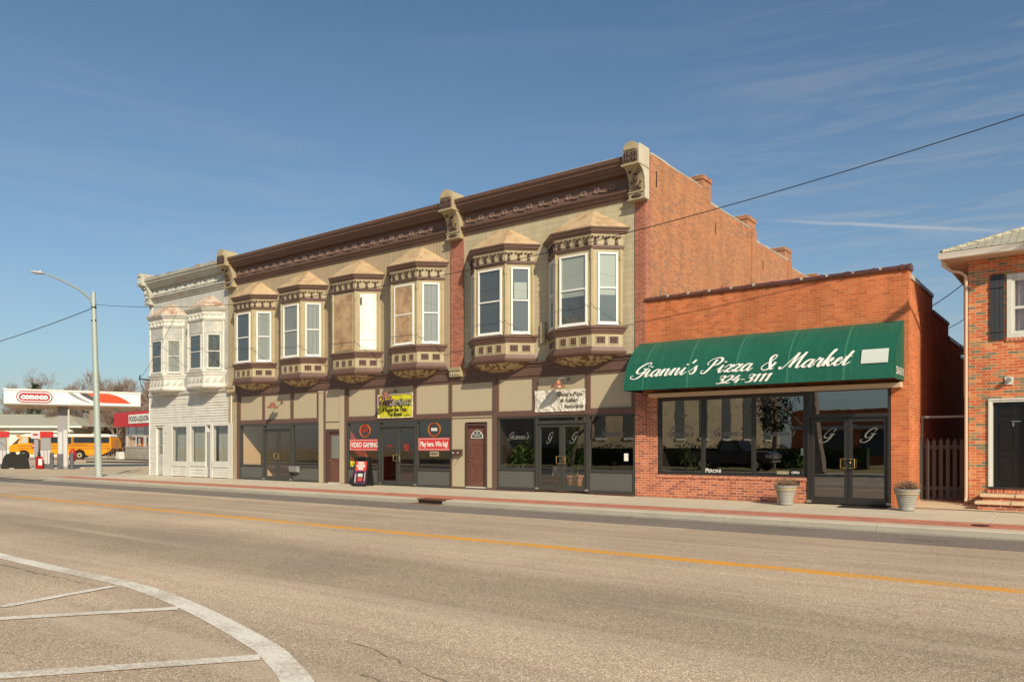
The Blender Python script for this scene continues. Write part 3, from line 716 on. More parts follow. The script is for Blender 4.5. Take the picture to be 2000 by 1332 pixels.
def sash(root, F, a0, a1, z0, z1, fill, fm='white', w=.055, mid=.5, proud=.05):
    """window with frame, glass and what hangs behind it, laid on the face"""
    if fill in ('ply', 'cream'):
        g = MB().use('plywood' if fill == 'ply' else 'cream'); F.box(g, a0, a1, -.02, .018, z0, z1)
        if fill == 'cream':
            g.use('black'); F.box(g, a0 + .005, a0 + .07, .0185, .021, z1 - .42, z1 - .14)
            P = [F.P(a0 + (a1 - a0) * t, .021, z0 + .36 + .02 * math.sin(t * 9)) for t in (0, .3, .6, 1)]; g.tube(P, .007, 4)
            for t, q in ((.01, .9), (.01, .75), (.01, .5), (.5, 1.3)): F.box(g, a0 + t, a0 + t + .03, .0185, .0205, z0 + q, z0 + q + .012)
        o = g.build('board', root)
        return
    g = MB().use(fm); zm = z0 + (z1 - z0) * mid
    frame(g, F, a0, a1, z0, z1, w, -.02, proud, zm, w * .8)
    F.box(g, a0 - .02, a1 + .02, -.02, proud + .03, z0 - .045, z0 - .001)
    g.build('window_frame', root)
    g = MB().use('glass_up'); F.quad(g, a0 + w, a1 - w, .026, zm, z1 - w); F.quad(g, a0 + w, a1 - w, .014, z0 + w, zm); g.build('window_glass', root)
    g = MB()
    if fill == 'plywhite':
        g.use('plywood'); F.box(g, a0 + w, a1 - w, .0, .035, z0 + w, z1 - w); g.build('board', root); return
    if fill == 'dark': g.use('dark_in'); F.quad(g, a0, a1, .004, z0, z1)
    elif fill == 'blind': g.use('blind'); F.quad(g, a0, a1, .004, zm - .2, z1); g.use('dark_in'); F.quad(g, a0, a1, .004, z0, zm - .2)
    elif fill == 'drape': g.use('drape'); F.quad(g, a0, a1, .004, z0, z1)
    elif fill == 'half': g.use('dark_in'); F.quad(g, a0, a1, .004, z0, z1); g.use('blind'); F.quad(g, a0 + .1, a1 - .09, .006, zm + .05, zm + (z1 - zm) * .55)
    elif fill == 'pink': g.use('curtain'); F.quad(g, a0, a1, .004, z0, z1)
    g.build('window_backing', root)

# ------------------------------------------------------------------ bay windows
def ring(cx, o, z):
    return [(cx - 1.29 - 1.454 * o, 0.0, z), (cx - .625 - .399 * o, -(.63 + o), z), (cx + .625 + .399 * o, -(.63 + o), z), (cx + 1.29 + 1.454 * o, 0.0, z)]
def loft(mb, cx, levels, top=False, bottom=False):
    rs = [ring(cx, o, z) for o, z in levels]
    for a, b in zip(rs, rs[1:]):
        for k in range(3): mb.face([b[k], b[k + 1], a[k + 1], a[k]][::-1])
    if top: mb.face([rs[-1][k] for k in (0, 1, 2, 3)])
    if bottom: mb.face([rs[0][k] for k in (3, 2, 1, 0)])
def bay(bld, cx, fills, style, dz=0.0):
    br = style == 'brown'
    if br: z = dict(ridge=8.47, edge=7.77, gut=7.585, den=7.28, fz=7.16, wt=7.06, wb=5.0, st=4.93, sb=4.70, pb=4.34, bb=4.09, bot=3.86)
    else: z = dict(ridge=8.30, edge=7.66, gut=7.46, den=7.14, fz=7.06, wt=6.47, wb=4.93, st=4.84, sb=4.62, pb=4.27, bb=4.06, bot=3.9)
    for k in z: z[k] += dz
    m = dict(wall='beige', trim='brown', orn='brown_d', roof='roof_tan', fz='beige', win='white') if br else dict(wall='grey_old', trim='grey_corn', orn='white_old', roof='roof_rust', fz='white_old', win='white_dirty')
    g = MB().use(m['wall']); loft(g, cx, [(0, z['st'] - .02), (0, z['fz'] + .02)]); 
    b = g.build('bay_window', bld)
    if not br: pass
    # roof: hipped with a short ridge on the wall
    g = MB().use(m['roof']); a = ring(cx, .17, z['edge']); l = (cx - .3, -.0, z['ridge']); r = (cx + .3, -.0, z['ridge'])
    g.face([a[0], a[1], l]); g.face([a[1], a[2], r, l]); g.face([a[2], a[3], r]); g.build('bay_roof', b)
    # eaves moulding
    g = MB().use(m['trim'])
    loft(g, cx, [(.06, z['gut']), (.09, z['gut'] + .02), (.10, z['gut'] + .05), (.13, z['gut'] + .07), (.14, z['gut'] + .12), (.17, z['gut'] + .14), (.18, z['edge'] + .005), (.16, z['edge'] + .006)], bottom=True)
    loft(g, cx, [(.0, z['fz']), (.035, z['fz'] + .01), (.04, z['fz'] + .055), (.055, z['fz'] + .06), (.055, z['fz'] + .10), (.02, z['den'])], bottom=True)
    g.build('bay_cornice', b)
    g = MB().use(m['fz']); loft(g, cx, [(.015, z['den']), (.02, z['gut'] - .12), (.05, z['gut'] - .05), (.06, z['gut'] + .001)])
    A = ring(cx, .02, 0); hh = z['gut'] - z['den']
    for k, n in ((0, 3), (1, 4), (2, 3)):
        F = Face(A[k][:2], A[k + 1][:2])
        for j in range(n):
            c = F.L * (j + .5) / n + (.05 if k == 0 else -.05 if k == 2 else 0) * (1 if n == 3 else 0)
            g.use(m['orn'])
            F.box(g, c - .035, c + .035, 0, .045, z['den'] + .02, z['den'] + .17)
            F.box(g, c - .05, c + .05, 0, .03, z['den'] + .015, z['den'] + .05)
            g.ell(F.P(c, .045, z['den'] + .19), .05, .05, .045, 6)
            for e in (-.09, .09): g.ell(F.P(c + e, .04, z['den'] + .225), .032, .032, .032, 6)
            g.use(m['fz']); F.box(g, c - .13, c + .13, 0, .028, z['gut'] - .07, z['gut'] - .02)
    g.build('bay_frieze', b)
    # sill band, apron, base
    g = MB().use(m['trim'] if br else 'white_old')
    loft(g, cx, [(.0, z['sb'] - .001), (.035, z['sb'] + .01), (.045, z['sb'] + .06), (.07, z['sb'] + .08), (.08, z['sb'] + .13), (.12, z['sb'] + .16), (.125, z['st'] - .02), (.10, z['st']), (-.02, z['st'] + .012)], bottom=True)
    g.build('bay_sill', b)
    g = MB().use(m['fz'] if br else 'white_old'); loft(g, cx, [(.0, z['pb']), (.0, z['sb'])])
    A = ring(cx, .0, 0)
    for k, n, hw in ((0, 2, .13), (1, 3, .10), (2, 2, .13)):
        F = Face(A[k][:2], A[k + 1][:2]); zc = (z['pb'] + z['sb']) / 2
        if not br: continue
        for j in range(n):
            c = F.L * (j + .5) / n
            if k != 1: c = F.L / 2 + (j - .5) * .39
            else: c = F.L / 2 + (j - 1) * .36
            g.use('beige'); frame(g, F, c - hw - .025, c + hw + .025, zc - .125, zc + .125, .025, 0, .02)
            g.use('brown_d'); F.box(g, c - hw, c + hw, 0, .012, zc - .10, zc + .10)
            g.use('brown')
            for sx_, sz in ((-1, -1), (1, -1), (-1, 1), (1, 1)): g.ell(F.P(c + sx_ * hw * .45, .012, zc + sz * .045), hw * .36, hw * .36, .035, 6)
            g.ell(F.P(c, .015, zc), .03, .03, .03, 6)
    if not br:
        for k in range(3):
            F = Face(A[k][:2], A[k + 1][:2]); n = 4 if k == 1 else 3
            for j in range(n):
                c = F.L * (j + .5) / n; g.use('grey_corn'); g.prism([F.P(c - .13, .0, z['pb'] + .04), F.P(c + .1, .0, z['pb'] + .04), F.P(c + .13, .0, z['sb'] - .05)], tuple(Vector(F.P(0, .02, 0)) - Vector(F.P(0, 0, 0))))
    g.build('bay_apron', b)
    g = MB().use(m['trim'] if br else 'white_old')
    loft(g, cx, [(-.06, z['bb'] - .02), (.05, z['bb']), (.09, z['bb'] + .05), (.10, z['bb'] + .10), (.06, z['bb'] + .12), (.055, z['bb'] + .17), (.02, z['bb'] + .19), (.0, z['pb'] + .001)], bottom=True)
    g.build('bay_base', b)
    g = MB().use('soffit' if br else 'grey_old')
    loft(g, cx, [(-.60, z['bot'] - .02), (-.42, z['bot'] + .03), (-.22, z['bb'] - .12), (-.055, z['bb'] - .018)])
    g.build('bay_soffit', b)
    # corner posts
    for x, y in ((cx - .625, -.635), (cx + .625, -.635), (cx - 1.25, -.045), (cx + 1.25, -.045)):
        g = MB().use(m['fz']); g.tube([(x, y, z['st']), (x, y, z['fz'])], .038, 8); g.tube([(x, y, z['fz'] - .3), (x, y, z['fz'] - .12)], .052, 8); g.tube([(x, y, z['st'] + .0), (x, y, z['st'] + .15)], .052, 8); g.build('bay_post', b)
    A = ring(cx, 0, 0)
    for k, (a0, a1) in enumerate(((.16, .75), (.15, 1.10), (.17, .76))):
        F = Face(A[k][:2], A[k + 1][:2])
        sash(b, F, a0, a1, z['wb'], z['wt'] - (0 if k == 1 else -.0), fills[k], m['win'], .05 if br else .045)
        if not br:
            g = MB().use('grey_old'); F.box(g, a0 - .04, a1 + .04, 0, .02, z['wt'] + .06, z['fz'] - .06); g.build('panel', b)
    return b

# ------------------------------------------------------------------ console bracket at the cornice ends
def bracket(bld, cx, wd, brown=True, side='cap'):
    x0, x1 = cx - wd / 2, cx + wd / 2; m = 'beige' if brown else 'grey_corn'; r = wd / 2
    g = MB().use(m)
    g.prism_x([(-.001, 8.46), (-.24, 8.46), (-.26, 8.62), (-.20, 8.66), (-.22, 8.72), (-.26, 9.0), (-.36, 9.2), (-.42, 9.27), (-.60, 9.34), (-.62, 9.74), (-.001, 9.74)], x0, x1)
    n = 14; arc = [(cx + r * math.cos(math.pi * k / n), 9.741 + r * math.sin(math.pi * k / n)) for k in range(n + 1)]
    g.prism([(x, -.62, z) for x, z in arc][::-1], (0, .70, 0))
    for rr in (.78, .52):
        a = [(cx + r * rr * math.cos(math.pi * k / n), 9.75 + r * rr * math.sin(math.pi * k / n)) for k in range(n + 1)]
        g.prism([(x, -.62 - (.05 - rr * .03), z) for x, z in a][::-1], (0, .05, 0))
    g.box(x0 - .03, x1 + .03, -.66, -.002, 9.315, 9.36); g.box(x0 - .02, x1 + .02, -.28, -.002, 8.44, 8.475); g.box(x0 - .012, x1 + .012, -.285, -.002, 8.64, 8.67)
    o = 'brown_d' if brown else 'grey_corn'
    g.use(o)
    q = wd * .38
    for s in (-1, 1):
        c = cx + s * wd * .225
        g.box(c - q / 2, c + q / 2, -.635, -.61, 9.42, 9.70)
        for e in (-1, 1):
            for f in (-1, 1): g.ell((c + e * q * .22, -.637, 9.56 + f * .07), q * .2, .02, .06, 6)
        g.ell((c + s * .02, -.42, 9.19), .05, .05, .05, 6); g.ell((c + s * .03, -.30, 8.92), .04, .04, .04, 6)
        g.tube([(c, -.265, 8.74), (cx + s * .04, -.29, 8.86)], [.05, .02], 6)
    g.ell((cx, -.33, 9.04), wd * .17, .07, .16, 8); g.ell((cx, -.275, 8.80), .035, .04, .05, 6); g.ell((cx, -.255, 8.55), wd * .36, .03, .06, 8)
    return g.build('bracket', bld, smooth=True)

def cornice(bld, x0, x1, mt, mr, dz=0, name='cornice', step=1.0, white=False):
    g = MB().use(mt)
    g.prism_x([(-.001, 9.24 + dz), (-.24, 9.26 + dz), (-.27, 9.34 + dz), (-.34, 9.37 + dz), (-.37, 9.43 + dz), (-.43, 9.45 + dz), (-.45, 9.53 + dz), (-.50, 9.56 + dz), (-.52, 9.655 + dz), (-.10, 9.70 + dz), (-.001, 9.70 + dz)], x0, x1)
    g.prism_x([(-.001, 8.57 + dz), (-.05, 8.57 + dz), (-.06, 8.64 + dz), (-.12, 8.67 + dz), (-.13, 8.73 + dz), (-.19, 8.76 + dz), (-.20, 8.82 + dz), (-.09, 8.85 + dz), (-.001, 8.85 + dz)], x0, x1)
    c = g.build(name, bld)
    g = MB().use('brown_fz' if mt == 'brown' else mt); g.box(x0, x1, -.05, -.001, 8.851 + dz, 9.24 + dz)
    x = x0 + .5; g.use(mr)
    while x < x1 - .3:
        for e in (-.26, .26):
            for k in range(4): g.ell((x + e + (k % 2 - .5) * .10, -.06, 9.03 + dz + (k // 2 - .5) * .11), .065, .035, .06, 6)
            g.ell((x + e * 1.35, -.065, 9.0 + dz), .03, .03, .07, 6)
        g.tube([(x - .22, -.065, 9.03 + dz), (x - .1, -.07, 8.94 + dz), (x + .04, -.07, 8.93 + dz), (x + .2, -.065, 9.05 + dz)], .028, 5)
        x += step
    g.build('frieze', c)
    return c

# ------------------------------------------------------------------ shopfronts
def shopfront(bld, xl, d0, d1, xr, top, bulk, fm='green_al', base=.0, gl='glass', transom=2.13):
    yf = .04
    def win(a, b):
        g = MB().use(fm); F = Face((a, yf), (b, yf)); L = b - a
        F.box(g, 0, .06, -.06, .05, base, top); F.box(g, L - .06, L, -.06, .05, base, top)
        F.box(g, .06, L - .06, -.06, .05, top - .07, top); F.box(g, .06, L - .06, -.06, .05, bulk - .02, bulk + .05); F.box(g, .06, L - .06, -.06, .05, base, base + .07)
        if bulk > base + .2: g.use('bulk'); F.box(g, .06, L - .06, -.05, .015, base + .07, bulk - .02)
        w = g.build('shop_window', bld)
        g = MB().use(gl); F.quad(g, .06, L - .06, -.02, bulk + .05, top - .07); g.build('window_glass', w)
        return w
    if d0 - xl > .3: win(xl, d0)
    if xr - d1 > .3: win(d1, xr)
    F = Face((d0, yf), (d1, yf)); L = d1 - d0; g = MB().use(fm); t = transom
    F.box(g, 0, .055, -.07, .075, base, top); F.box(g, L - .055, L, -.07, .075, base, top)
    F.box(g, .055, L - .055, -.07, .06, top - .07, top); F.box(g, .055, L - .055, -.07, .075, t, t + .09)
    m = L / 2; z0 = base + .02
    for a, b in ((.06, m - .006), (m + .006, L - .06)):
        F.box(g, a, a + .085, -.05, .03, z0, t - .005); F.box(g, b - .085, b, -.05, .03, z0, t - .005)
        F.box(g, a + .085, b - .085, -.05, .03, z0, z0 + .16); F.box(g, a + .085, b - .085, -.05, .03, t - .1, t - .005)
    d = g.build('double_door', bld)
    g = MB().use(gl)
    F.quad(g, .145, m - .09, -.01, z0 + .16, t - .1); F.quad(g, m + .09, L - .145, -.01, z0 + .16, t - .1); F.quad(g, .055, L - .055, -.01, t + .09, top - .07)
    g.build('door_glass', d)
    g = MB().use('brass')
    for s in (-1, 1):
        c = m + s * .045; e = m + s * .16
        g.tube([F.P(c, .03, 1.12), F.P(c, .085, 1.12), F.P(e, .085, 1.12), F.P(e, .085, .90), F.P(c, .085, .90), F.P(c, .03, .90)], .014, 6)
    g.ell(F.P(m + .05, .035, 1.03), .03, .03, .03, 8)
    g.build('door_handle', d)
    g = MB().use('steel'); F.box(g, -.02, .09, .031, .085, base + .03, base + .09); F.box(g, L - .09, L + .02, .031, .085, base + .03, base + .09); g.build('door_pivot', d)
    return d
def room(bld, x0, x1, wall, floor='wood_fl', depth=5.5, h=3.3, ceil='dark_in', name='shop_interior'):
    g = MB().use(wall); y0 = .16
    g.box(x0 - .1, x0, y0, depth, 0, h); g.box(x1, x1 + .1, y0, depth, 0, h); g.box(x0 - .1, x1 + .1, depth, depth + .1, 0, h)
    g.use(floor); g.box(x0, x1, y0, depth, -.02, .012)
    g.use(ceil); g.box(x0, x1, y0, depth, h - .05, h)
    return g.build(name, bld)
def panel_door(bld, x0, x1, z0, z1, y=.04, kind='fan', mat='door_brn', name='door'):
    g = MB().use(mat); F = Face((x0, y), (x1, y)); L = x1 - x0; H = z1 - z0
    F.box(g, 0, L, -.05, 0, z0, z1)
    d = None
    if kind == 'fan':
        for a, b in ((.13, .44), (.56, .87)):
            for c, e in ((.10, .36), (.46, .70)): frame(g, F, L * a, L * b, z0 + H * c, z0 + H * e, .025, 0, .014)
        d = g.build(name, bld)
        g = MB().use('dark_in'); cx = L / 2; r = L * .33; zc = z0 + H * .80; n = 12
        P = [F.P(cx + r * math.cos(math.pi * k / n), .005, zc + r * math.sin(math.pi * k / n)) for k in range(n + 1)]; g.face(P[::-1]); g.build('fanlight', d)
        g = MB().use('white_dirty')
        g.tube([F.P(cx + r * math.cos(math.pi * k / n), .012, zc + r * math.sin(math.pi * k / n)) for k in range(n + 1)], .014, 5)
        g.tube([F.P(cx - r, .012, zc), F.P(cx + r, .012, zc)], .014, 5)
        for a in (45, 90, 135): g.tube([F.P(cx + r * .3 * math.cos(R(a)), .012, zc + .3 * r * math.sin(R(a))), F.P(cx + r * math.cos(R(a)), .012, zc + r * math.sin(R(a)))], .01, 5)
        g.build('fanlight_bars', d)
        g = MB().use('brass'); g.ell(F.P(.07, .05, z0 + H * .44), .032, .032, .032, 8); g.ell(F.P(.07, .03, z0 + H * .5), .025, .02, .025, 8); g.build('door_knob', d)
    elif kind == 'cross':
        frame(g, F, .06, L - .06, z0 + .12, z0 + H * .42, .02, 0, .012)
        za, zb = z0 + .14, z0 + H * .41
        for p, q in (((.1, za), (L - .1, zb)), ((.1, zb), (L - .1, za))): g.tube([F.P(p[0], .006, p[1]), F.P(q[0], .006, q[1])], .012, 4)
        frame(g, F, .05, L - .04, z0 + H * .46, z1 - .09, .035, 0, .02)
        d = g.build(name, bld)
        g = MB().use('drape'); F.quad(g, .085, L - .075, .003, z0 + H * .46 + .03, z1 - .12); g.use('glass_up'); F.quad(g, .085, L - .075, .012, z0 + H * .46 + .03, z1 - .12); g.build('door_glass', d)
        g = MB().use('brass'); g.ell(F.P(.045, .05, z0 + H * .43), .03, .03, .03, 8); g.build('door_knob', d)
    return d

# ================================================================== BROWN BLOCK
BR = thing('commercial_block', (-20.7, 0, 0), 'long two storey beige and brown block with six bay windows and a brick side', 'building')
g = MB().use('beige_sid'); g.box(-30.38, -17.78, .0, .3, 4.05, 9.64); g.use('beige_blk'); g.box(-17.20, -10.70, .0, .3, 4.05, 9.64)
g.use('beige'); g.box(-31.04, -30.38, -.03, .3, 0, 9.66)
g.build('upper_wall', BR)
g = MB().use('brick_pil'); g.box(-17.78, -17.20, -.045, .3, 4.12, 8.6); g.build('brick_pilaster', BR)
g = MB().use('brick_pil'); g.box(-10.70, -10.36, -.03, .3, 2.4, 9.80); g.build('brick_pilaster', BR)
g = MB().use('brick_low'); g.box(-10.70, -10.363, -.028, .3, 0, 2.399); g.build('pilaster_base', BR)
# side wall with stepped parapet
g = MB().use('brick_side'); YS = [(.301, 4.6, 9.86), (4.6, 8.8, 9.50), (8.8, 13.0, 9.14), (13.0, 17.4, 8.90), (17.4, 24, 8.62)]
for a, b, z in YS: g.box(-10.72, -10.361, a, b - .0005, 0, z)
for yy in (8.8, 13.0): g.box(-10.361, -10.31, yy - .45, yy, 0, 9.14 if yy > 9 else 9.5)
g.build('side_wall', BR)
g = MB().use('cap_grey')
for a, b, z in YS:
    y = a
    while y < b - .2:
        l = random.uniform(.25, .7); l = min(l, b - .02 - y); g.box(-10.74, -10.345 - random.uniform(0, .02), y, y + l - .015, z, z + random.uniform(.03, .07)); y += l
g.build('wall_cap', BR)
for y0, y1, zt in ((3.95, 4.62, 10.28), (7.95, 8.8, 9.92), (12.2, 13.0, 9.62), (16.6, 17.4, 9.30)):
    g = MB().use('brick_side'); zb = zt - .75
    g.box(-11.05, -10.355, y0, y1, zb, zt - .12); g.box(-11.08, -10.325, y0 - .03, y1 + .03, zt - .13, zt)
    g.use('cap_grey'); g.box(-11.04, -10.40, y0 - .05, y0 + .2, zb + .30, zb + .37); g.box(-11.0, -10.39, y0 + .04, y1 - .04, zt, zt + .04)
    g.build('chimney', BR)
g = MB().use('black')
for y, z0, z1 in ((.62, 9.0, 9.45), (5.0, 8.55, 8.95), (9.6, 8.2, 8.55)): g.box(-10.362, -10.345, y, y + .035, z0, z1)
g.build('wall_tie', BR)
g = MB().use('road_dk'); g.box(-30.9, -10.73, .31, 24, 8.5, 8.58); g.use('brick_red'); g.box(-31.03, -30.75, .31, 24, 0, 9.2); g.box(-30.9, -10.73, 23.8, 24, 0, 8.6)
g.build('roof', BR)
g = MB().use('cap_grey')
x = -30.3
while x < -10.9:
    l = random.uniform(.3, .9); g.box(x, x + l - .02, -.35, .25, 9.70, 9.70 + random.uniform(.015, .045)); x += l
g.build('parapet_flashing', BR)
cornice(BR, -30.40, -17.79, 'brown', 'brown_hi'); cornice(BR, -17.19, -10.76, 'brown', 'brown_hi')
bracket(BR, -30.71, .62); bracket(BR, -17.49, .56); bracket(BR, -10.53, .50)
g = MB().use('bracket_side'); g.prism_x([(-.001, 8.47), (-.25, 8.47), (-.27, 8.62), (-.23, 8.72), (-.27, 9.0), (-.37, 9.2), (-.61, 9.34), (-.63, 9.74), (-.58, 9.9), (-.001, 9.9)], -10.279, -10.262)
g.build('bracket_side', BR)
# beam above the shopfronts
g = MB().use('brown')
g.prism_x([(.25, 3.665), (-.05, 3.665), (-.055, 3.72), (-.03, 3.725), (-.03, 3.94), (-.06, 3.95), (-.07, 4.03), (-.12, 4.05), (-.13, 4.095), (-.001, 4.11), (.25, 4.11)], -30.40, -10.71)
g.build('beam', BR)
for cx, wd in ((-30.71, .6), (-17.49, .5)):
    g = MB().use('beige'); g.prism_x([(-.031, 3.78), (-.16, 3.80), (-.16, 3.98), (-.20, 4.0), (-.22, 4.10), (-.031, 4.10)], cx - wd / 2, cx + wd / 2)
    for k in range(4): g.ell((cx - wd * .33 + k * wd * .22, -.165, 3.89), .05, .03, .06, 6)
    g.build('pier_cap', BR)
# transom panels and posts
def transom_zone(x0, x1, panels):
    g = MB().use('beige_smooth'); g.box(x0, x1, .021, .2, 2.42, 3.664); g.build('transom_panel', BR)
    g = MB().use('brown'); g.box(x0, x1, -.03, .019, 2.40, 2.565); g.box(x0, x1, -.02, .019, 3.60, 3.663)
    xs = [x0] + [p for q in panels for p in q] + [x1]
    for a, b in zip(xs[::2], xs[1::2]):
        g.box(a, b, -.022, .0195, 2.566, 3.599)
    g.build('transom_frame', BR)
transom_zone(-30.30, -24.80, [(-30.15, -28.54), (-28.39, -26.61), (-26.44, -24.92)])
transom_zone(-23.20, -17.78, [(-23.05, -21.53), (-21.35, -19.58), (-19.45, -17.88)])
transom_zone(-15.80, -10.705, [(-15.71, -14.33), (-14.15, -12.37), (-12.21, -10.82)])
g = MB().use('brown')
for a, b in ((-30.379, -30.24), (-24.50, -24.41), (-23.255, -23.16), (-17.775, -17.745), (-15.94, -15.795)): g.box(a, b, -.04, .2, 0, 3.664)
g.box(-30.24, -10.72, -.02, .03, 2.375, 2.398); g.build('brown_post', BR)
for a, b in ((-24.795, -24.505), (-23.55, -23.26)):
    g = MB().use('beige_smooth'); g.box(a, b, -.035, .2, 0, 3.56); g.box(a - .02, b + .02, -.05, .2, 3.55, 3.63); g.build('pilaster', BR)
for a, b, z0, z1, n_ in ((-24.40, -23.555, 2.10, 3.662, 'plaster_panel'), (-17.74, -17.17, .06, 3.662, 'plaster_panel'), (-16.20, -15.945, .06, 3.662, 'plaster_panel'), (-17.1695, -16.2005, 2.24, 3.661, 'plaster_panel')):
    g = MB().use('beige_smooth'); g.box(a, b, .0, .2, z0, z1); g.build(n_, BR)
g = MB().use('brown'); g.box(-17.74, -15.945, -.02, .0, 2.46, 2.60); g.box(-17.74, -15.945, -.025, .0, 0.0, .06); g.box(-17.74, -15.945, -.02, -.0, 3.55, 3.663)
g.build('brown_trim', BR)
for grp in (((-24.395, -24.19, 0.0, 2.09), (-24.1901, -23.56, 1.98, 2.0895)), ((-17.165, -17.06, .03, 2.2), (-16.30, -16.205, .03, 2.2), (-17.0601, -16.2999, 2.11, 2.199))):
    g = MB().use('brown_d')
    for a, b, z0, z1 in grp: g.box(a, b, -.015, .15, z0, z1)
    g.build('door_frame', BR)
panel_door(BR, -24.19, -23.56, .02, 1.98, .05, 'cross'); panel_door(BR, -17.06, -16.30, .08, 2.11, .06, 'fan')
g = MB().use('white_dirty'); g.box(-17.1, -16.26, -.05, .1, .04, .075); g.box(-24.2, -23.55, -.05, .1, -.01, .018); g.build('threshold', BR)
shopfront(BR, -30.22, -28.48, -26.56, -24.80, 2.373, .60); shopfront(BR, -23.16, -21.36, -19.46, -17.78, 2.373, .60); shopfront(BR, -15.78, -14.21, -12.30, -10.71, 2.39, .68, base=.045)
g = MB().use('brown_d'); g.box(-15.8, -14.25, -.05, .02, -.02, .043); g.build('base_course', BR)
g = MB().use('brown_d'); g.box(-12.25, -10.71, -.05, .02, -.03, .043); g.box(-12.0, -10.72, -.12, -.0505, -.03, .05); g.build('base_course', BR)
room(BR, -30.3, -24.75, 'room_tan', depth=4.5); room(BR, -23.2, -17.75, 'room_red'); room(BR, -15.8, -10.75, 'room_dk')
g = MB().use('white_dirty'); F = Face((-27.2, 4.42), (-26.1, 4.42)); frame(g, F, 0, .95, .9, 2.25, .08, 0, .04, 1.58); g.use('dark_in'); F.quad(g, .05, .9, .01, .95, 2.2); g.build('inner_window', BR)
FB = {'1': ('dark', 'dark', 'drape'), '2': ('dark', 'drape', 'drape'), '3': ('dark', 'ply', 'cream'), '4': ('dark', 'plywhite', 'drape'), '5': ('dark', 'dark', 'half'), '6': ('blind', 'blind', 'blind')}
for n, cx in (('1', -28.97), ('2', -25.75), ('3', -22.58), ('4', -19.42), ('5', -15.57), ('6', -12.41)): bay(BR, cx, FB[n], 'brown')
g = MB().use('beige'); g.box(-13.98, -13.82, -.10, .0, 4.65, 5.3); g.build('meter_box', BR)

# ================================================================== WHITE BUILDING
WB = thing('corner_building', (-34.4, 0, 0), 'narrow weathered white two storey building with peeling paint and two bay windows', 'building')
g = MB().use('white_vsid'); g.box(-37.88, -31.05, .0, .3, 7.0, 9.58); g.use('grey_old'); g.box(-37.88, -31.05, .0, .3, 3.95, 6.999); g.use('white_old'); g.box(-37.90, -37.62, -.02, .0, 3.98, 8.5); g.build('upper_wall', WB)
g = MB().use('brick_red'); g.box(-37.88, -37.6, .31, 18, 0, 9.2); g.box(-37.6, -31.06, 17.7, 18, 0, 9.0); g.use('road_dk'); g.box(-37.6, -31.06, .31, 17.7, 8.7, 8.8); g.build('roof', WB)
cornice(WB, -37.55, -31.04, 'grey_corn', 'white_dirty', -.03, step=.85)
bracket(WB, -37.72, .42, False)
g = MB().use('cap_grey'); x = -37.5
while x < -31.2:
    l = random.uniform(.2, .6); g.use(random.choice(['cap_grey', 'road_dk', 'thin_line'])); g.box(x, x + l - .02, -.40, .25, 9.67, 9.67 + random.uniform(.02, .10)); x += l
g.build('parapet_cap', WB)
bay(WB, -36.02, ('drape', 'dark', 'drape'), 'white'); bay(WB, -32.66, ('dark', 'dark', 'dark'), 'white')
# lap siding as real boards above the shopfront and on the piers
def laps(g, x0, x1, z0, z1, p=.125):
    n = max(1, round((z1 - z0) / p)); p = (z1 - z0) / n
    for k in range(n):
        a = z0 + k * p; j = random.uniform(-.004, .004)
        g.prism_x([(.03, a), (-.028 + j, a), (-.006 + j, a + p - .004), (.03, a + p - .004)], x0, x1)
g = MB().use('white_old'); laps(g, -37.86, -30.80, 2.46, 3.93); laps(g, -37.88, -37.36, 0.0, 2.455); laps(g, -36.55, -36.18, 0.0, 2.455)
laps(g, -35.92, -34.46, 0.02, .47); laps(g, -34.1, -32.75, .02, .50, .16); laps(g, -32.42, -31.04, .02, .47)
g.use('white'); g.box(-30.82, -30.77, -.045, .02, 2.42, 3.95); g.box(-37.90, -37.86, -.04, .02, 0, 3.95)
g.build('lap_siding', WB)
g = MB().use('white_old'); g.prism_x([(-.0, 3.90), (-.10, 3.92), (-.12, 4.0), (-.0, 4.02)], -37.85, -30.9); g.build('storefront_cornice', WB)
g = MB().use('white_dirty')
g.box(-36.18, -35.78, -.04, .16, 0, 2.455); g.box(-34.45, -34.14, -.04, .16, 0, 2.455); g.box(-32.46, -32.30, -.05, .16, 0, 2.455); g.box(-31.03, -30.72, -.05, .16, 0, 2.455)
g.box(-35.775, -30.75, -.03, .16, 2.40, 2.456); g.box(-35.775, -34.455, -.05, .16, .475, .68); g.box(-34.135, -32.86, -.05, .16, .505, .68); g.box(-32.295, -31.035, -.05, .16, .475, .72)
g.box(-37.355, -37.24, -.03, .12, 0, 2.42); g.box(-36.62, -36.555, -.03, .12, 0, 2.42); g.box(-37.24, -36.62, -.03, .12, 2.36, 2.42)
g.build('shop_frame', WB)
g = MB().use('pump_g'); g.box(-32.80, -32.70, -.0, .13, .03, 2.1); g.use('white_dirty'); g.box(-32.86, -32.80, -.02, .16, 0, 2.4); g.use('dark_in'); g.box(-32.70, -32.47, .1, .14, .03, 2.38); g.build('recess', WB)
for a, b, z0 in ((-35.775, -34.455, .68), (-34.135, -32.86, .68), (-32.295, -31.035, .72)):
    g = MB().use('white_dirty'); F = Face((a, -.012), (b, -.012)); frame(g, F, 0, b - a, z0, 2.40, .035, -.03, .02); w = g.build('shop_window', WB)
    g = MB().use('glass'); F.quad(g, .04, b - a - .04, 0, z0 + .04, 2.36); g.build('window_glass', w)
g = MB().use('grey_old'); F = Face((-37.24, .06), (-36.62, .06)); F.box(g, 0, .62, -.04, 0, .02, 1.05); F.box(g, 0, .08, -.04, 0, 1.05, 2.36); F.box(g, .54, .62, -.04, 0, 1.05, 2.36); F.box(g, .08, .54, -.04, 0, 1.45, 1.5); F.box(g, .08, .54, -.04, 0, 2.28, 2.36); d = g.build('door', WB)
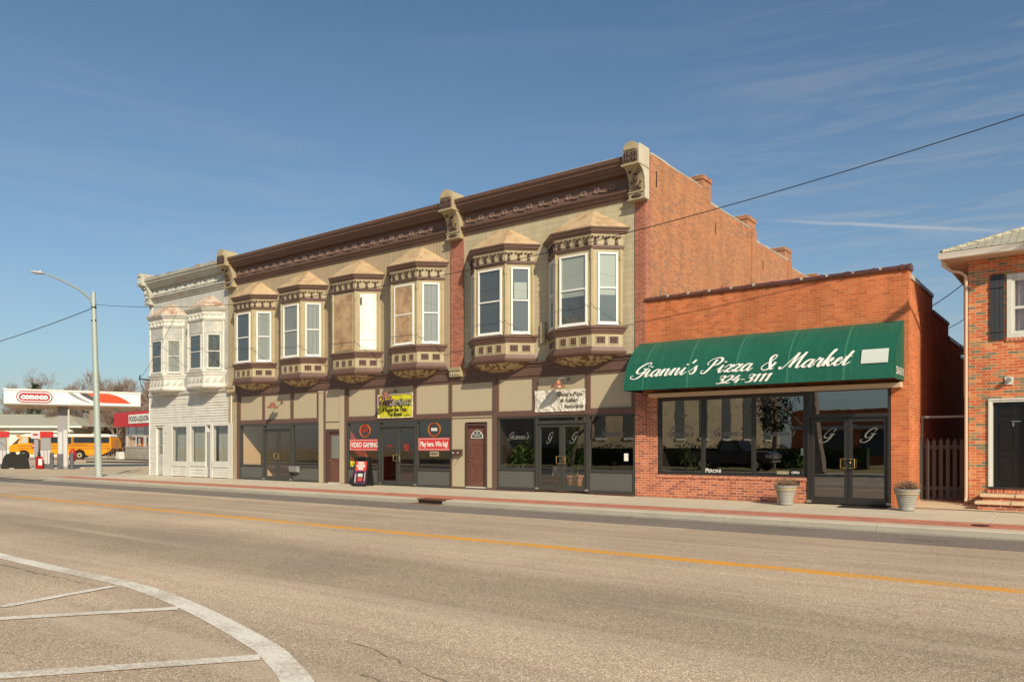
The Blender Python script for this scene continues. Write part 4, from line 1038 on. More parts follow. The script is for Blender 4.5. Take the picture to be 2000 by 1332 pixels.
g = MB().use('drape'); F.quad(g, .08, .54, -.03, 1.05, 2.28); g.use('glass_up'); F.quad(g, .08, .54, -.012, 1.05, 2.28); g.build('door_glass', d)
room(WB, -37.5, -31.1, 'room_wt', floor='lot', depth=3.0, h=2.5, ceil='room_wt')
# curtains hung in the white shop
for x0, x1, y in ((-35.8, -34.4, .30), (-34.2, -32.85, .24), (-32.3, -31.2, .30)):
    g = MB().use('drape'); n = 40
    for k in range(n):
        a, b = x0 + (x1 - x0) * k / n, x0 + (x1 - x0) * (k + 1) / n
        ya, yb = y + .03 * math.sin(k * 1.3), y + .03 * math.sin((k + 1) * 1.3)
        g.face([(a, ya, .5), (b, yb, .5), (b, yb, 2.38), (a, ya, 2.38)])
    tag(g.build('curtain', smooth=True), {-35.8: 'pale curtain hanging behind the left pane of the white shopfront', -34.2: 'pale gathered curtain behind the middle pane of the white shopfront', -32.3: 'pale curtain hanging behind the right pane of the white shopfront'}[x0], 'curtain')
# service bracket on the corner
g = MB().use('wire'); g.tube([(-37.3, -.05, 4.68), (-38.35, -.3, 4.80)], .035, 6); g.tube([(-37.6, -.05, 4.68), (-35.9, -.08, 4.60)], .03, 6)
g.tube([(-38.35, -.3, 4.80), (-38.3, -.28, 5.0)], .03, 5); g.tube([(-38.35, -.3, 4.80), (-38.1, -.2, 4.2), (-37.9, -.1, 3.95)], .018, 5)
tag(g.build('service_bracket'), 'thin dark service pipe sticking out from the left corner of the white building', 'bracket')

# ================================================================== BRICK PIZZERIA
GB = thing('brick_shop', (-7, 0, 0), 'single storey orange brick shop with dark display windows and tiled parapet', 'building')
g = MB().use('brick_org'); g.box(-10.358, -3.57, .0, .3, 2.86, 5.56); g.box(-3.95, -3.57, .0, .3, 0, 2.859); g.build('front_wall', GB)
g = MB().use('brick_low'); g.box(-10.358, -10.012, .0, .3, 0.0, 2.858); g.box(-10.01, -5.86, .0, .16, 0, .55); g.build('brick_base', GB)
g = MB().use('brick_soldier'); g.box(-10.03, -5.85, -.02, .16, .551, .64); g.build('brick_sill', GB)
g = MB().use('brick_org'); YS2 = [(.301, 3.2, 5.36), (3.2, 5.9, 4.96), (5.9, 8.0, 4.55), (8.0, 10.6, 4.22), (10.6, 14, 3.95)]
for a, b, z in YS2: g.box(-3.9, -3.572, a, b - .001, 0, z)
g.build('side_wall', GB)
g = MB()
for i, (a, b, z) in enumerate(YS2):
    if i == 0:
        g.use('cap_grey'); g.box(-3.93, -3.54, .2, 1.3, z, z + .11); g.use('coping'); g.box(-3.93, -3.54, 1.31, b - .01, z, z + .10)
    else: g.use('coping'); g.box(-3.93, -3.54, a + .01, b - .01, z, z + .09)
g.build('side_coping', GB)
# tile coping with lapped joints
g = MB().use('coping'); x = -10.40
while x < -3.6:
    l = min(.61, -3.53 - x)
    g.prism_x([(-.06, 5.555), (-.065, 5.60), (-.02, 5.65), (.12, 5.69), (.30, 5.65), (.34, 5.56)], x, x + l - .03)
    g.prism_x([(-.075, 5.55), (-.08, 5.605), (-.03, 5.665), (.12, 5.705), (.31, 5.665), (.35, 5.55)], x + l - .07, x + l - .0001); x += l
g.build('tile_coping', GB)
g = MB().use('cap_grey'); x = -10.3
while x < -3.7:
    g.box(x, x + .05, -.07, -.03, 5.60, 5.66) if random.random() < .6 else None; x += .61
g.build('mortar_patch', GB)
g = MB().use('road_dk'); g.box(-10.3, -3.92, .31, 14, 4.9, 5.0); g.use('brick_red'); g.box(-10.3, -3.92, 13.8, 14, 0, 4.8); g.build('roof', GB)
g = MB().use('brick_red'); g.lathe((-8.46, 1.2, 5.35), [(.21, 0), (.21, .42), (.23, .44), (.23, .50), (.12, .62), (0, .64)], 14); g.build('vent', GB, smooth=True)
g = MB().use('steel'); g.box(-10.25, -9.9, .6, .9, 5.5, 5.75); g.box(-10.2, -10.14, .5, .55, 5.6, 5.95); g.build('roof_flashing', GB)
yf = .08
F = Face((-10.01, yf), (-5.88, yf)); g = MB().use('black_al'); L = F.L
F.box(g, 0, L, -.06, .05, 2.70, 2.855); F.box(g, 0, L, -.06, .06, .641, .70); F.box(g, 0, .08, -.06, .05, .70, 2.70); F.box(g, L - .10, L, -.06, .05, .70, 2.70)
for c in (-8.67, -7.27): F.box(g, c + 10.01 - .045, c + 10.01 + .045, -.06, .045, .70, 2.70)
w = g.build('display_window', GB)
g = MB().use('glass_gb')
for a, b in ((.08, 1.295), (1.385, 2.695), (2.785, L - .10)): F.quad(g, a, b, -.02, .70, 2.70)
g.build('window_glass', w)
shopfront(GB, -5.86, -5.86, -3.96, -3.96, 2.855, 0, 'black_al', transom=2.13, gl='glass_gb')
g = MB().use('tan_wood'); g.prism_x([(-.001, 2.80), (-.26, 2.80), (-.28, 2.90), (-.20, 2.93), (-.001, 2.93)], -10.15, -3.70); g.build('awning_box', GB)
room(GB, -10.0, -3.97, 'room_dk', depth=6, h=2.8)

# ------------------------------------------------------------------ awning
AW = thing('awning', (-7.06, -.5, 2.95), 'long curved green vinyl awning with white script over the pizza shop windows', 'awning')
AP = [(-1.12, 2.95), (-1.10, 3.15), (-1.05, 3.36), (-.98, 3.54), (-.90, 3.70), (-.66, 3.99), (-.38, 4.22), (-.20, 4.31), (-.0, 4.37)]
g = MB().use('awn'); X0, X1 = -10.47, -3.66; n = 63
for i in range(n):
    a, b = X0 + (X1 - X0) * i / n, X0 + (X1 - X0) * (i + 1) / n
    sg = lambda x, p: (x, p[0] + .012 * abs(math.sin(math.pi * (x + 9.25 - .645) / 1.29)) * (1 if -1.11 < p[0] < -.05 else 0) - .004 * math.sin(x * 3.1 + p[1] * 7), p[1])
    for p, q in zip(AP, AP[1:]): g.face([sg(a, p), sg(b, p), sg(b, q), sg(a, q)])
for x in (X0 + .003, X1 - .003): g.face([(x, y, z) for y, z in AP] + [(x, -.0, 2.95)])
g.build('awning_cover', AW, smooth=True)
g = MB().use('black'); g.tube([(X0 + .02, -1.10, 2.955), (X1 - .02, -1.10, 2.955)], .014, 5); g.tube([(X0 + .02, -1.09, 2.955), (X0 + .02, -.02, 2.955)], .014, 5); g.tube([(X1 - .02, -1.09, 2.955), (X1 - .02, -.02, 2.955)], .014, 5)
for i in range(1, 6):
    x = X0 + (X1 - X0) * i / 6; g.tube([(x, y + .03, z - .02) for y, z in AP], .012, 4); g.tube([(x, -1.09, 2.965), (x, -.02, 2.965)], .012, 4)
g.build('awning_frame', AW)
def awn_map(x, s, d):
    k = 0; L = 0
    for p, q in zip(AP, AP[1:]):
        l = math.hypot(q[0] - p[0], q[1] - p[1])
        if s <= L + l or q is AP[-1]:
            t = (s - L) / l; y = p[0] + (q[0] - p[0]) * t; z = p[1] + (q[1] - p[1]) * t; nx, nz = -(q[1] - p[1]) / l, (q[0] - p[0]) / l
            return (x, y + nx * (d + .010), z + nz * (d + .010))
        L += l
txt = "Gianni's Pizza & Market"; wd = swidth(txt, .40); sx = (10.22 - 4.62) / wd
g = MB().use('white_ink'); script(g, txt, .40, lambda x, y, d: awn_map(-10.22 + x * sx, .36 + y, d), thin=.12, thick=.30); g.build('lettering', AW)
wd = swidth('324-3111', .21); sx2 = 1.42 / wd
g = MB().use('white_ink'); script(g, '324-3111', .20, lambda x, y, d: awn_map(-7.82 + x * sx2, .065 + y, d), thin=.17, thick=.36, slant=.3); g.build('phone_number', AW)
g = MB().use('awn_patch')
for a, b in ((.36, .42), (.42, .6), (.6, .71)):
    P = [awn_map(-4.37, a, .004), awn_map(-3.80, a, .004), awn_map(-3.80, b, .004), awn_map(-4.37, b, .004)]; g.face(P)
g.build('blank_patch', AW)
g = MB().use('white_ink'); block_text(g, '324-3111', .24, (X1 + .004, -.93, 3.06), (0, 1, 0), (0, 0, 1), fit=.80, bold=.004); g.build('end_lettering', AW)

# ------------------------------------------------------------------ signs and fittings on the fronts
def flat_sign(name, x0, x1, z0, z1, y, mat, label, cat, border=None, root_only=False):
    t = thing(name, ((x0 + x1) / 2, y, z0), label, cat)
    g = MB().use(mat)
    if mat == 'banner_w' or mat == 'banner_y':
        n = 16; H = lambda i, j: y - .012 + .010 * math.sin(i * 1.1 + j * .8) + .006 * math.sin(i * 2.3 - j * 1.7)
        for i in range(n):
            for j in range(6):
                a, b = x0 + (x1 - x0) * i / n, x0 + (x1 - x0) * (i + 1) / n; c, d = z0 + (z1 - z0) * j / 6, z0 + (z1 - z0) * (j + 1) / 6
                g.face([(a, H(i, j), c), (b, H(i + 1, j), c), (b, H(i + 1, j + 1), d), (a, H(i, j + 1), d)])
    else: g.box(x0, x1, y - .006, y, z0, z1)
    g.build('panel', t)
    if border:
        g = MB().use(border); F = Face((x0, y - .007), (x1, y - .007)); L = x1 - x0; frame(g, F, .03, L - .03, z0 + .03, z1 - .03, .013, 0, .004); g.build('border', t)
    return t
XD, ZD = (1, 0, 0), (0, 0, 1)
t = flat_sign('banner', -21.36, -19.56, 2.47, 3.32, -.045, 'banner_y', 'yellow vinyl gaming banner with purple and black lettering above the glass doors', 'banner')
g = MB().use('black_ink'); Y = -.082
block_text(g, 'A Better Bet Than', .20, (-21.12, Y, 2.70), XD, ZD, fit=1.26, bold=.006); block_text(g, 'The Boats!', .20, (-20.85, Y, 2.535), XD, ZD, fit=.78, bold=.006); block_text(g, 'GAMING', .30, (-20.86, Y, 2.905), XD, ZD, fit=1.22, bold=.022, shear=.1)
for i in range(7): g.box(-20.0 + i * .045, -19.97 + i * .045, Y - .001, Y, 2.545, 2.575)
g.build('slogan', t)
g = MB().use('banner_w'); block_text(g, 'GAMING', .30, (-20.84, Y - .003, 2.91), XD, ZD, fit=1.18, bold=-.004, shear=.1); g.build('outline_lettering', t)
g = MB().use('purple_ink'); block_text(g, "Vic's", .46, (-21.33, Y - .001, 2.93), XD, ZD, fit=.86, shear=.35, bold=.012); g.build('name_lettering', t)
g = MB().use('banner_w'); F = Face((-21.36, -.062), (-19.56, -.062)); frame(g, F, 0, 1.8, 2.46, 3.33, .022, 0, .02); g.build('hem', t)
t = flat_sign('banner', -14.22, -12.36, 2.50, 3.17, -.045, 'banner_w', 'creased white vinyl restaurant banner hung beneath a copper lamp', 'banner')
g = MB().use('black_ink'); Y = -.075
for s, x, z, w_ in (("Gianni's-Pizza", -13.37, 2.965, .92), ("& Italian", -13.24, 2.785, .62), ("Restorante", -13.10, 2.60, .68)): block_text(g, s, .17, (x, Y, z), XD, ZD, fit=w_, shear=.22, bold=.002)
g.build('lettering', t)
t = flat_sign('window_cling', -23.04, -21.39, 1.27, 1.70, .045, 'banner_r', 'red window sign reading video gaming left of the dark double doors', 'sign', 'white_ink')
g = MB().use('white_ink'); block_text(g, 'VIDEO GAMING', .26, (-22.97, .036, 1.40), XD, ZD, fit=1.5, bold=.008); g.build('lettering', t)
t = flat_sign('window_cling', -19.39, -17.84, 1.28, 1.73, .045, 'banner_r', 'red window sign reading play here win big right of the dark doors', 'sign', 'white_ink')
g = MB().use('white_ink'); block_text(g, 'Play here. Win big!', .25, (-19.28, .036, 1.43), XD, ZD, fit=1.30, bold=.008); g.build('lettering', t)
for cx, lab, inner in ((-22.18, 'round red and orange ring sign above the video gaming cling', 'OPEN'), (-18.62, 'round dim ring sign with white symbols above the play here cling', '888')):
    t = thing('ring_sign', (cx, .05, 2.02), lab, 'sign'); n = 24
    for r_, mt in ((.29, 'neon_o'), (.25, 'neon_r')):
        g = MB().use(mt); g.tube([(cx + r_ * math.cos(2 * math.pi * k / n), .04, 2.02 + r_ * .85 * math.sin(2 * math.pi * k / n)) for k in range(n + 1)], .012, 5); g.build('ring', t)
    g = MB().use('neon_r' if inner == 'OPEN' else 'white_ink'); block_text(g, inner, .15, (cx - .15, .035, 1.97), XD, ZD, fit=.30, bold=.006)
    if inner == 'OPEN':
        for k in range(7):
            a = R(30 + 20 * k); g.box(cx + .205 * math.cos(a) - .022, cx + .205 * math.cos(a) + .022, .034, .04, 2.02 + .175 * math.sin(a) - .025, 2.02 + .175 * math.sin(a) + .025)
    g.build('lettering', t)
g = MB().use('neon_r')
for j, s in enumerate(('BELIEVE', 'PLAY', 'WIN')): block_text(g, s, .09, (-20.12 + (.02 if j else 0), .045, 1.44 - j * .085), XD, ZD, fit=.26 - .02 * j, bold=.004)
tag(g.build('door_lettering'), 'small red lettering on the right leaf of the gaming doors', 'lettering')
g = MB().use('neon_r'); block_text(g, 'PULL', .09, (-20.98, .045, 1.42), XD, ZD, fit=.28, bold=.002); tag(g.build('door_lettering'), 'dim red word on the left leaf of the gaming doors', 'lettering')
t = flat_sign('notice', -18.83, -18.40, 1.08, 1.25, .045, 'pot_rim', 'small cream notice hanging under the play here cling', 'sign'); g = MB().use('black_ink'); block_text(g, 'WE BUY', .10, (-18.78, .036, 1.13), XD, ZD, fit=.33, bold=.004); g.build('lettering', t)
t = flat_sign('notice', -23.0, -22.55, .66, .86, .045, 'banner_y', 'small yellow notice low in the corner of the gaming window', 'sign'); g = MB().use('black_ink'); g.ell((-22.78, .037, .76), .10, .004, .07, 10); g.build('symbol', t)
def etched(name, s, x0, x1, z, h, y, label):
    wd = swidth(s, h); k = (x1 - x0) / wd; g = MB().use('grey_ink'); script(g, s, h, lambda x, q, d: (x0 + x * k, y - d, z + q), thin=.12, thick=.24)
    return tag(g.build(name), label, 'lettering')
etched('window_lettering', "Gianni's", -11.88, -11.10, 1.72, .25, .045, 'pale script name on the window beside the brick pier')
etched('window_lettering', "Gianni's", -15.35, -14.55, 1.66, .22, .045, 'faint script name on the window full of green plants')
etched('window_lettering', "Gianni's", -9.74, -8.98, 1.70, .22, .085, 'grey script name on the first pizza shop window from the left')
etched('window_lettering', "Gianni's", -8.42, -7.58, 1.70, .22, .085, 'grey script name on the middle pizza shop window')
etched('window_lettering', "Gianni's", -7.03, -6.22, 1.70, .22, .085, 'grey script name on the pizza shop window next to its doors')
etched('door_emblem', "G", -13.82, -13.66, 1.56, .30, .045, 'script initial on the left glass door under the white banner')
etched('door_emblem', "G", -12.95, -12.76, 1.56, .30, .045, 'script initial on the right glass door under the white banner')
etched('door_emblem', "G", -5.55, -5.30, 1.56, .30, .045, 'script initial on the left door of the pizza shop')
etched('door_emblem', "G", -4.60, -4.36, 1.56, .30, .045, 'script initial on the right door of the pizza shop')
g = MB().use('grey_ink'); block_text(g, 'PICKUP', .13, (-9.55, .088, 2.22), XD, ZD, fit=.40); block_text(g, '&', .12, (-9.38, .088, 2.08), XD, ZD); block_text(g, 'DELIVERY', .13, (-9.62, .088, 1.93), XD, ZD, fit=.58); tag(g.build('window_lettering'), 'faint grey pickup and delivery words high on the left pizza shop window', 'lettering')
g = MB().use('white_ink'); block_text(g, 'P', .155, (-8.61, .08, .72), XD, ZD, bold=.003); block_text(g, 'ERONI', .125, (-8.525, .08, .72), XD, ZD, fit=.36, bold=.003); tag(g.build('window_lettering'), 'white beer name low on the middle pizza shop window', 'lettering')
t = flat_sign('notice', -6.32, -6.05, .70, .87, .085, 'black', 'little black open sign in the bottom corner beside the pizza shop doors', 'sign'); g = MB().use('white_ink'); block_text(g, 'OPEN', .085, (-6.29, .076, .73), XD, ZD, fit=.20, bold=.002); g.build('lettering', t)
t = flat_sign('notice', -6.66, -6.36, .71, .79, .085, 'pot_rim', 'small pale sticker low on the glass left of the open sign', 'sign')
g = MB().use('blind'); g.box(-6.05, -5.93, .075, .085, 1.20, 1.38); tag(g.build('sticker'), 'small turquoise sticker at the right edge of the pizza shop glass', 'sticker')
g = MB().use('white_ink'); g.box(-11.10, -10.97, .05, .06, 1.0, 1.22); tag(g.build('paper_notice'), 'white sheet of paper taped inside the window by the brick pier', 'paper')
# gooseneck lamps
def goose(x, zr, mat, label, xm=.14):
    t = thing('gooseneck_lamp', (x, -.38, zr), label, 'wall lamp', 'gooseneck lamps over the shopfronts'); y = -.38
    g = MB().use(mat); g.lathe((x, y, zr), [(.235, 0), (.225, .03), (.13, .09), (.10, .12), (.095, .20), (.06, .215), (0, .22)], 20); g.build('lamp_shade', t, smooth=True)
    g = MB().use('grey_box' if mat == 'copper' else mat); g.tube([(x, y, zr + .2), (x + .02, y + .02, zr + .27), (x + xm * .6, y + .15, zr + .30), (x + xm, y + .36, zr + .26)], .013, 6); g.lathe((x + xm, -.028, zr + .26), [(.055, -.01), (.05, .02), (0, .02)], 12, 'y'); g.build('arm', t, smooth=True)
goose(-27.32, 3.02, 'brown_shade', 'brown gooseneck lamp over the empty shopfront next to the white building')
goose(-20.62, 3.17, 'brown_shade', 'brown gooseneck lamp hanging in front of the yellow gaming banner')
goose(-13.13, 3.21, 'copper', 'copper gooseneck lamp hanging just above the white restaurant banner')
# letter boxes
t = thing('mailbox', (-17.45, -.03, 1.12), 'brown twin mailbox with curled hooks beside the brown six panel door', 'mailbox')
g = MB().use('brown_d'); g.box(-17.69, -17.27, -.12, -.001, 1.12, 1.29); g.prism_x([(-.13, 1.27), (-.13, 1.30), (-.001, 1.33), (-.001, 1.291)], -17.70, -17.26); g.build('box', t)
g = MB().use('white_ink'); g.box(-17.63, -17.56, -.124, -.121, 1.20, 1.23); g.box(-17.42, -17.35, -.124, -.121, 1.20, 1.23); g.build('name_plate', t)
for x in (-17.6, -17.37):
    g = MB().use('brown_d'); g.tube([(x, -.06, 1.12), (x, -.10, 1.0), (x, -.16, .96), (x, -.18, 1.02)], .008, 5); g.build('hook', t)
g = MB().use('grey_box'); g.prism_x([(-.02, .36), (-.16, .40), (-.20, .62), (-.02, .62)], -26.52, -26.02); tag(g.build('drop_box'), 'grey metal drop box fixed beside the doors of the empty shopfront', 'drop box')
g = MB().use('black'); g.box(-6.33, -6.05, -.09, -.001, .45, .56); tag(g.build('utility_box'), 'small black box fixed to the brick sill behind a planter', 'box')
# sandwich board
t = thing('sandwich_board', (-21.55, -.62, -.02), 'black sandwich board with red and blue gaming poster on the sidewalk', 'sign board')
ca, sa = math.cos(R(8)), math.sin(R(8))
def sb(u, v, w_): # u along, v outward, w up
    return (-21.55 + u * ca + v * sa, -.62 + u * sa - v * ca, -.02 + w_)
def slab(g, u0, u1, w0, w1, th, sgn):
    f = lambda w_: sgn * (.20 - .16 * w_ / 1.08)
    g.prism([sb(u0, f(w0), w0), sb(u1, f(w0), w0), sb(u1, f(w1), w1), sb(u0, f(w1), w1)], tuple(Vector(sb(0, th * sgn, 0)) - Vector(sb(0, 0, 0))))
g = MB().use('black'); slab(g, -.33, .33, 0, .93, .02, 1); slab(g, -.33, -.18, .93, 1.06, .02, 1); slab(g, .18, .33, .93, 1.06, .02, 1); slab(g, -.18, .18, 1.02, 1.07, .02, 1); g.build('front_board', t)
g = MB().use('black'); slab(g, -.33, .33, 0, 1.05, .02, -1); g.build('rear_board', t)
g = MB().use('banner_r'); slab(g, -.26, .26, .56, .90, .026, 1); g.use('purple_ink'); slab(g, -.26, .26, .10, .56, .026, 1); g.use('car'); slab(g, -.16, .17, .13, .53, .028, 1)
g.use('awn_patch'); slab(g, -.10, .12, .34, .46, .030, 1); g.use('banner_r'); slab(g, -.10, .12, .18, .31, .030, 1); g.use('curtain'); slab(g, -.24, -.18, .14, .44, .028, 1); slab(g, .20, .24, .2, .5, .028, 1); g.build('poster', t)
g = MB().use('white_ink')
zd = Vector(sb(0, .04, 1.08)) - Vector(sb(0, .20, 0)); f0 = .20 + .032
for s, w_, fw in (('VIDEO', .80, .30), ('GAMING', .70, .40), ('HERE', .60, .26)):
    p = sb(-fw / 2, f0 - .16 * w_ / 1.08, w_); block_text(g, s, .12, p, (ca, sa, 0), zd, fit=fw, bold=.006)
g.build('lettering', t)
# planters
def planter(x, y, label):
    z = -.02; t = thing('planter', (x, y, z), label, 'planter', 'planters beside the pizza shop doors')
    g = MB().use('pot'); g.lathe((x, y, z), [(.165, 0), (.175, .03), (.165, .05), (.225, .36), (.235, .40), (.19, .38), (.18, .34), (0, .34)], 26)
    for k in range(5): g.lathe((x, y, z), [(.172 + k * .012, .09 + k * .055), (.182 + k * .012, .105 + k * .055), (.176 + k * .012, .12 + k * .055)], 26)
    g.build('pot', t, smooth=True)
    g = MB().use('pot_rim'); g.lathe((x, y, z), [(.222, .352), (.25, .365), (.255, .42), (.262, .43)], 26); g.use('pot'); g.lathe((x, y, z), [(.262, .43), (.27, .435), (.27, .475), (.25, .485), (.225, .47), (.215, .40), (0, .40)], 26); g.build('rim', t, smooth=True)
    g = MB().use('twig'); rnd = random.Random(int(-x * 100))
    for k in range(420):
        a = rnd.uniform(0, 6.283); e = rnd.uniform(.15, 1.5); l = rnd.uniform(.10, .24)
        b = Vector((x + .10 * math.cos(a) * rnd.random(), y + .10 * math.sin(a) * rnd.random(), z + .44)); tip = b + Vector((math.cos(a) * math.cos(e) * l * 1.15, math.sin(a) * math.cos(e) * l * 1.15, math.sin(e) * l))
        mid = (b + tip) / 2 + Vector((rnd.uniform(-.03, .03), rnd.uniform(-.03, .03), .02)); g.tube([b, mid, tip], [.004, .003, .002], 3, False)
        g.ell(tip, .010, .010, .008, 4)
    g.build('dry_plant', t)
planter(-6.22, -.58, 'grey planter with dry plant in front of the low brick sill'); planter(-3.50, -.62, 'grey planter with dry plant at the corner by the picket gate')
g = MB().use('rubber'); g.box(-5.0, -3.98, -.62, -.12, -.03, .002); tag(g.build('door_mat'), 'black rubber mat on the sidewalk before the pizza shop doors', 'door mat')

# ------------------------------------------------------------------ plants and furniture behind the glass
def blades(g, c, n, L, up, w_, rnd, mat, droop=.5):
    g.use(mat)
    for k in range(n):
        a = rnd.uniform(0, 6.283); l = L * rnd.uniform(.6, 1.1); e = rnd.uniform(*up)
        p0 = Vector(c); d = Vector((math.cos(a) * math.cos(e), math.sin(a) * math.cos(e), math.sin(e))); s_ = Vector((-math.sin(a), math.cos(a), 0)) * w_
        P = []; p = p0.copy()
        for j in range(5): P.append(p.copy()); p += d * l / 4; d = (d + Vector((0, 0, -droop / 4))).normalized()
        for j in range(4):
            wa, wb = s_ * (1 - abs(j / 4 - .4)), s_ * (1 - abs((j + 1) / 4 - .4)) * (0.15 if j == 3 else 1)
            g.face([P[j] - wa, P[j] + wa, P[j + 1] + wb, P[j + 1] - wb])
def palm(x, y, h, label, pot='terra', n=46, seed=1):
    t = thing('potted_palm', (x, y, .02), label, 'potted plant'); rnd = random.Random(seed)
    g = MB().use(pot); g.lathe((x, y, .02), [(.17, 0), (.20, .03), (.26, .42), (.29, .44), (.29, .50), (.25, .50), (.23, .44), (0, .44)], 20); g.build('pot', t, smooth=True)
    g = MB().use('leaf')
    for k in range(5):
        a = k * 1.26; b = (x + .08 * math.cos(a), y + .08 * math.sin(a), .45); hh = h * rnd.uniform(.55, 1.0); tip = (b[0] + .2 * math.cos(a), b[1] + .12 * math.sin(a), hh); g.tube([b, tip], [.015, .008], 5)
        for q in range(4): blades(g, (tip[0], tip[1], .7 + (hh - .7) * (q + 1) / 4), n // 4, .42, (-.2, 1.1), .016, rnd, 'leaf' if q % 2 else 'leaf_dk', .9)
    g.build('foliage', t)
palm(-13.25, .75, 2.0, 'potted palm in a terracotta pot behind the restaurant doors', n=72, seed=3)
palm(-15.15, .62, 2.05, 'tall leafy bamboo plant filling the left restaurant window', n=96, seed=5)
palm(-9.1, .55, 1.35, 'spiky green houseplant in the left pizza shop window', n=26, seed=8); palm(-6.3, .6, 1.15, 'small green plant behind the glass beside the pizza shop doors', n=40, seed=9)
t = thing('dining_table', (-13.95, 1.5, .01), 'small wooden table with patterned cloth seen through the restaurant door', 'table')
g = MB().use('wood')
for a in (-.3, .3):
    for b in (-.3, .3): g.tube([(-13.95 + a, 1.5 + b, .01), (-13.95 + a, 1.5 + b, .74)], .025, 6)
g.build('leg', t)
g = MB().use('cloth'); g.box(-14.35, -13.55, 1.1, 1.9, .75, .77)
for k in range(24):
    a0, a1 = k / 24 * 6.283, (k + 1) / 24 * 6.283
    p = lambda a, r_, z: (-13.95 + max(-1, min(1, 1.3 * math.cos(a))) * r_, 1.5 + max(-1, min(1, 1.3 * math.sin(a))) * r_, z)
    g.face([p(a0, .41, .765), p(a0, .43 + .02 * (k % 2), .50 + .05 * math.sin(k * 2)), p(a1, .43 + .02 * ((k + 1) % 2), .50 + .05 * math.sin(k * 2 + 2)), p(a1, .41, .765)])
g.build('tablecloth', t)
def chair(x, y, rz, label):
    t = thing('dining_chair', (x, y, .012), label, 'chair', 'chairs inside the restaurant'); ca, sa = math.cos(rz), math.sin(rz); Q = lambda u, v, z: (x + u * ca - v * sa, y + u * sa + v * ca, .012 + z)
    g = MB().use('wood'); g.prism([Q(-.2, -.2, .43), Q(.2, -.2, .43), Q(.2, .2, .43), Q(-.2, .2, .43)], (0, 0, .03)); g.build('seat', t)
    for a in (-.18, .18):
        for b in (-.18, .18): g = MB().use('wood'); g.tube([Q(a, b, 0), Q(a, b, .43)], .016, 5); g.build('leg', t)
    g = MB().use('wood')
    for k in range(5): g.tube([Q(-.18 + .09 * k, .19, .46), Q(-.18 + .09 * k, .24, .92)], .012, 5)
    g.tube([Q(-.2, .24, .93), Q(.2, .24, .93)], .02, 5); g.build('backrest', t)
chair(-10.98, .9, .3, 'spindle back wooden chair by the brick pier window'); chair(-12.0, 1.5, 2.4, 'wooden chair deeper inside the window next to the doors'); chair(-11.5, 2.2, 1.2, 'wooden chair behind the table in the right restaurant window')
t = thing('dining_table', (-11.6, 1.2, .012), 'dark table just inside the window beside the brick pier', 'table'); g = MB().use('black'); g.box(-12.1, -11.15, .8, 1.6, .72, .75); g.tube([(-11.6, 1.2, .012), (-11.6, 1.2, .72)], .04, 8); g.build('table_top', t)
for x in (-11.42, -11.12):
    g = MB().use('neon_o'); g.ell((x, 2.2, 1.95), .07, .07, .11, 10); g.tube([(x, 2.2, 2.05), (x, 2.2, 3.2)], .006, 4); tag(g.build('pendant_lamp'), 'small amber pendant lamp inside the restaurant, ' + ('left one' if x < -11.3 else 'right one'), 'pendant lamp', 'amber pendants')

# ================================================================== HOUSE ON THE RIGHT
HS = thing('brick_house', (5, .8, 0), 'two storey mixed red brick house with pale hip roof beside the alley', 'building')
YH = .8
g = MB().use('brick_mix')
for a, b, z0, z1 in ((-2.46, -2.06, .0, 5.77), (-2.06, 0.0, 2.52, 3.86), (-2.06, -1.68, 3.86, 5.77), (-1.68, -.1, 5.31, 5.77), (0.0, 12, 0, 5.77), (-2.06, 0.0, 0, .36), (-.1, .0, 3.86, 5.77)): g.box(a, b - .0005, YH, YH + .25, z0, z1 - .0005)
g.box(-2.458, -2.2, YH + .251, 12, 0, 5.77); g.box(-2.2, 12, 11.8, 12, 0, 5.77)
g.build('wall', HS)
g = MB().use('brick_soldier'); g.box(-2.08, 0.02, YH - .03, YH + .1, .361, .46); g.box(-1.72, -.06, YH - .03, YH + .1, 3.80, 3.875); g.build('brick_sill', HS)
# eaves, gutter, hip roof
g = MB().use('tan_wood'); g.box(-2.92, 12, .33, YH + .26, 5.74, 5.765); g.box(-2.92, -2.2, YH + .26, 12, 5.74, 5.765); g.build('soffit', HS)
g = MB().use('gutter')
g.prism_x([(.34, 5.73), (.27, 5.74), (.25, 5.80), (.22, 5.87), (.25, 5.87), (.34, 5.87)], -3.0, 12)
g.prism([(-2.90, .34, 5.73), (-2.96, .34, 5.74), (-2.98, .34, 5.80), (-3.0, .34, 5.87), (-2.90, .34, 5.87)], (0, 11.6, 0)); g.build('gutter', HS, smooth=False)
g = MB().use('shingle')
rise = .42; ex0, ey0 = -2.97, .26; px_, py_ = ex0 + 6, ey0 + 6; zr = 5.89 + 6 * rise
g.face([(ex0, ey0, 5.89), (14, ey0, 5.89), (14, py_, zr), (px_, py_, zr)]); g.face([(ex0, 12.2, 5.89), (ex0, ey0, 5.89), (px_, py_, zr)])
g.use('brown_d'); g.box(ex0 + .02, 14, ey0 + .01, ey0 + .2, 5.872, 5.886); g.build('roof', HS)
g = MB().use('shingle'); g.tube([(ex0 + .03, ey0 + .03, 5.90), (px_, py_, zr + .012)], .055, 5); g.build('hip_cap', HS)
g = MB().use('tan_wood')
g.tube([(-2.93, .42, 5.72), (-2.93, .46, 5.62), (-2.78, .60, 5.50), (-2.60, .70, 5.46), (-2.50, .73, 5.36), (-2.50, .745, 5.0), (-2.50, .745, .25), (-2.5, .66, .15)], .034, 8); g.build('downspout', HS, smooth=True)
g = MB().use('brown_d'); g.tube([(-2.65, 2.3, 5.5), (-2.65, 2.3, 4.6)], .09, 8); g.use('gutter'); g.tube([(-2.6, 1.6, 5.5), (-2.6, 1.6, 2.6)], .05, 8); g.build('service_pipe', HS)
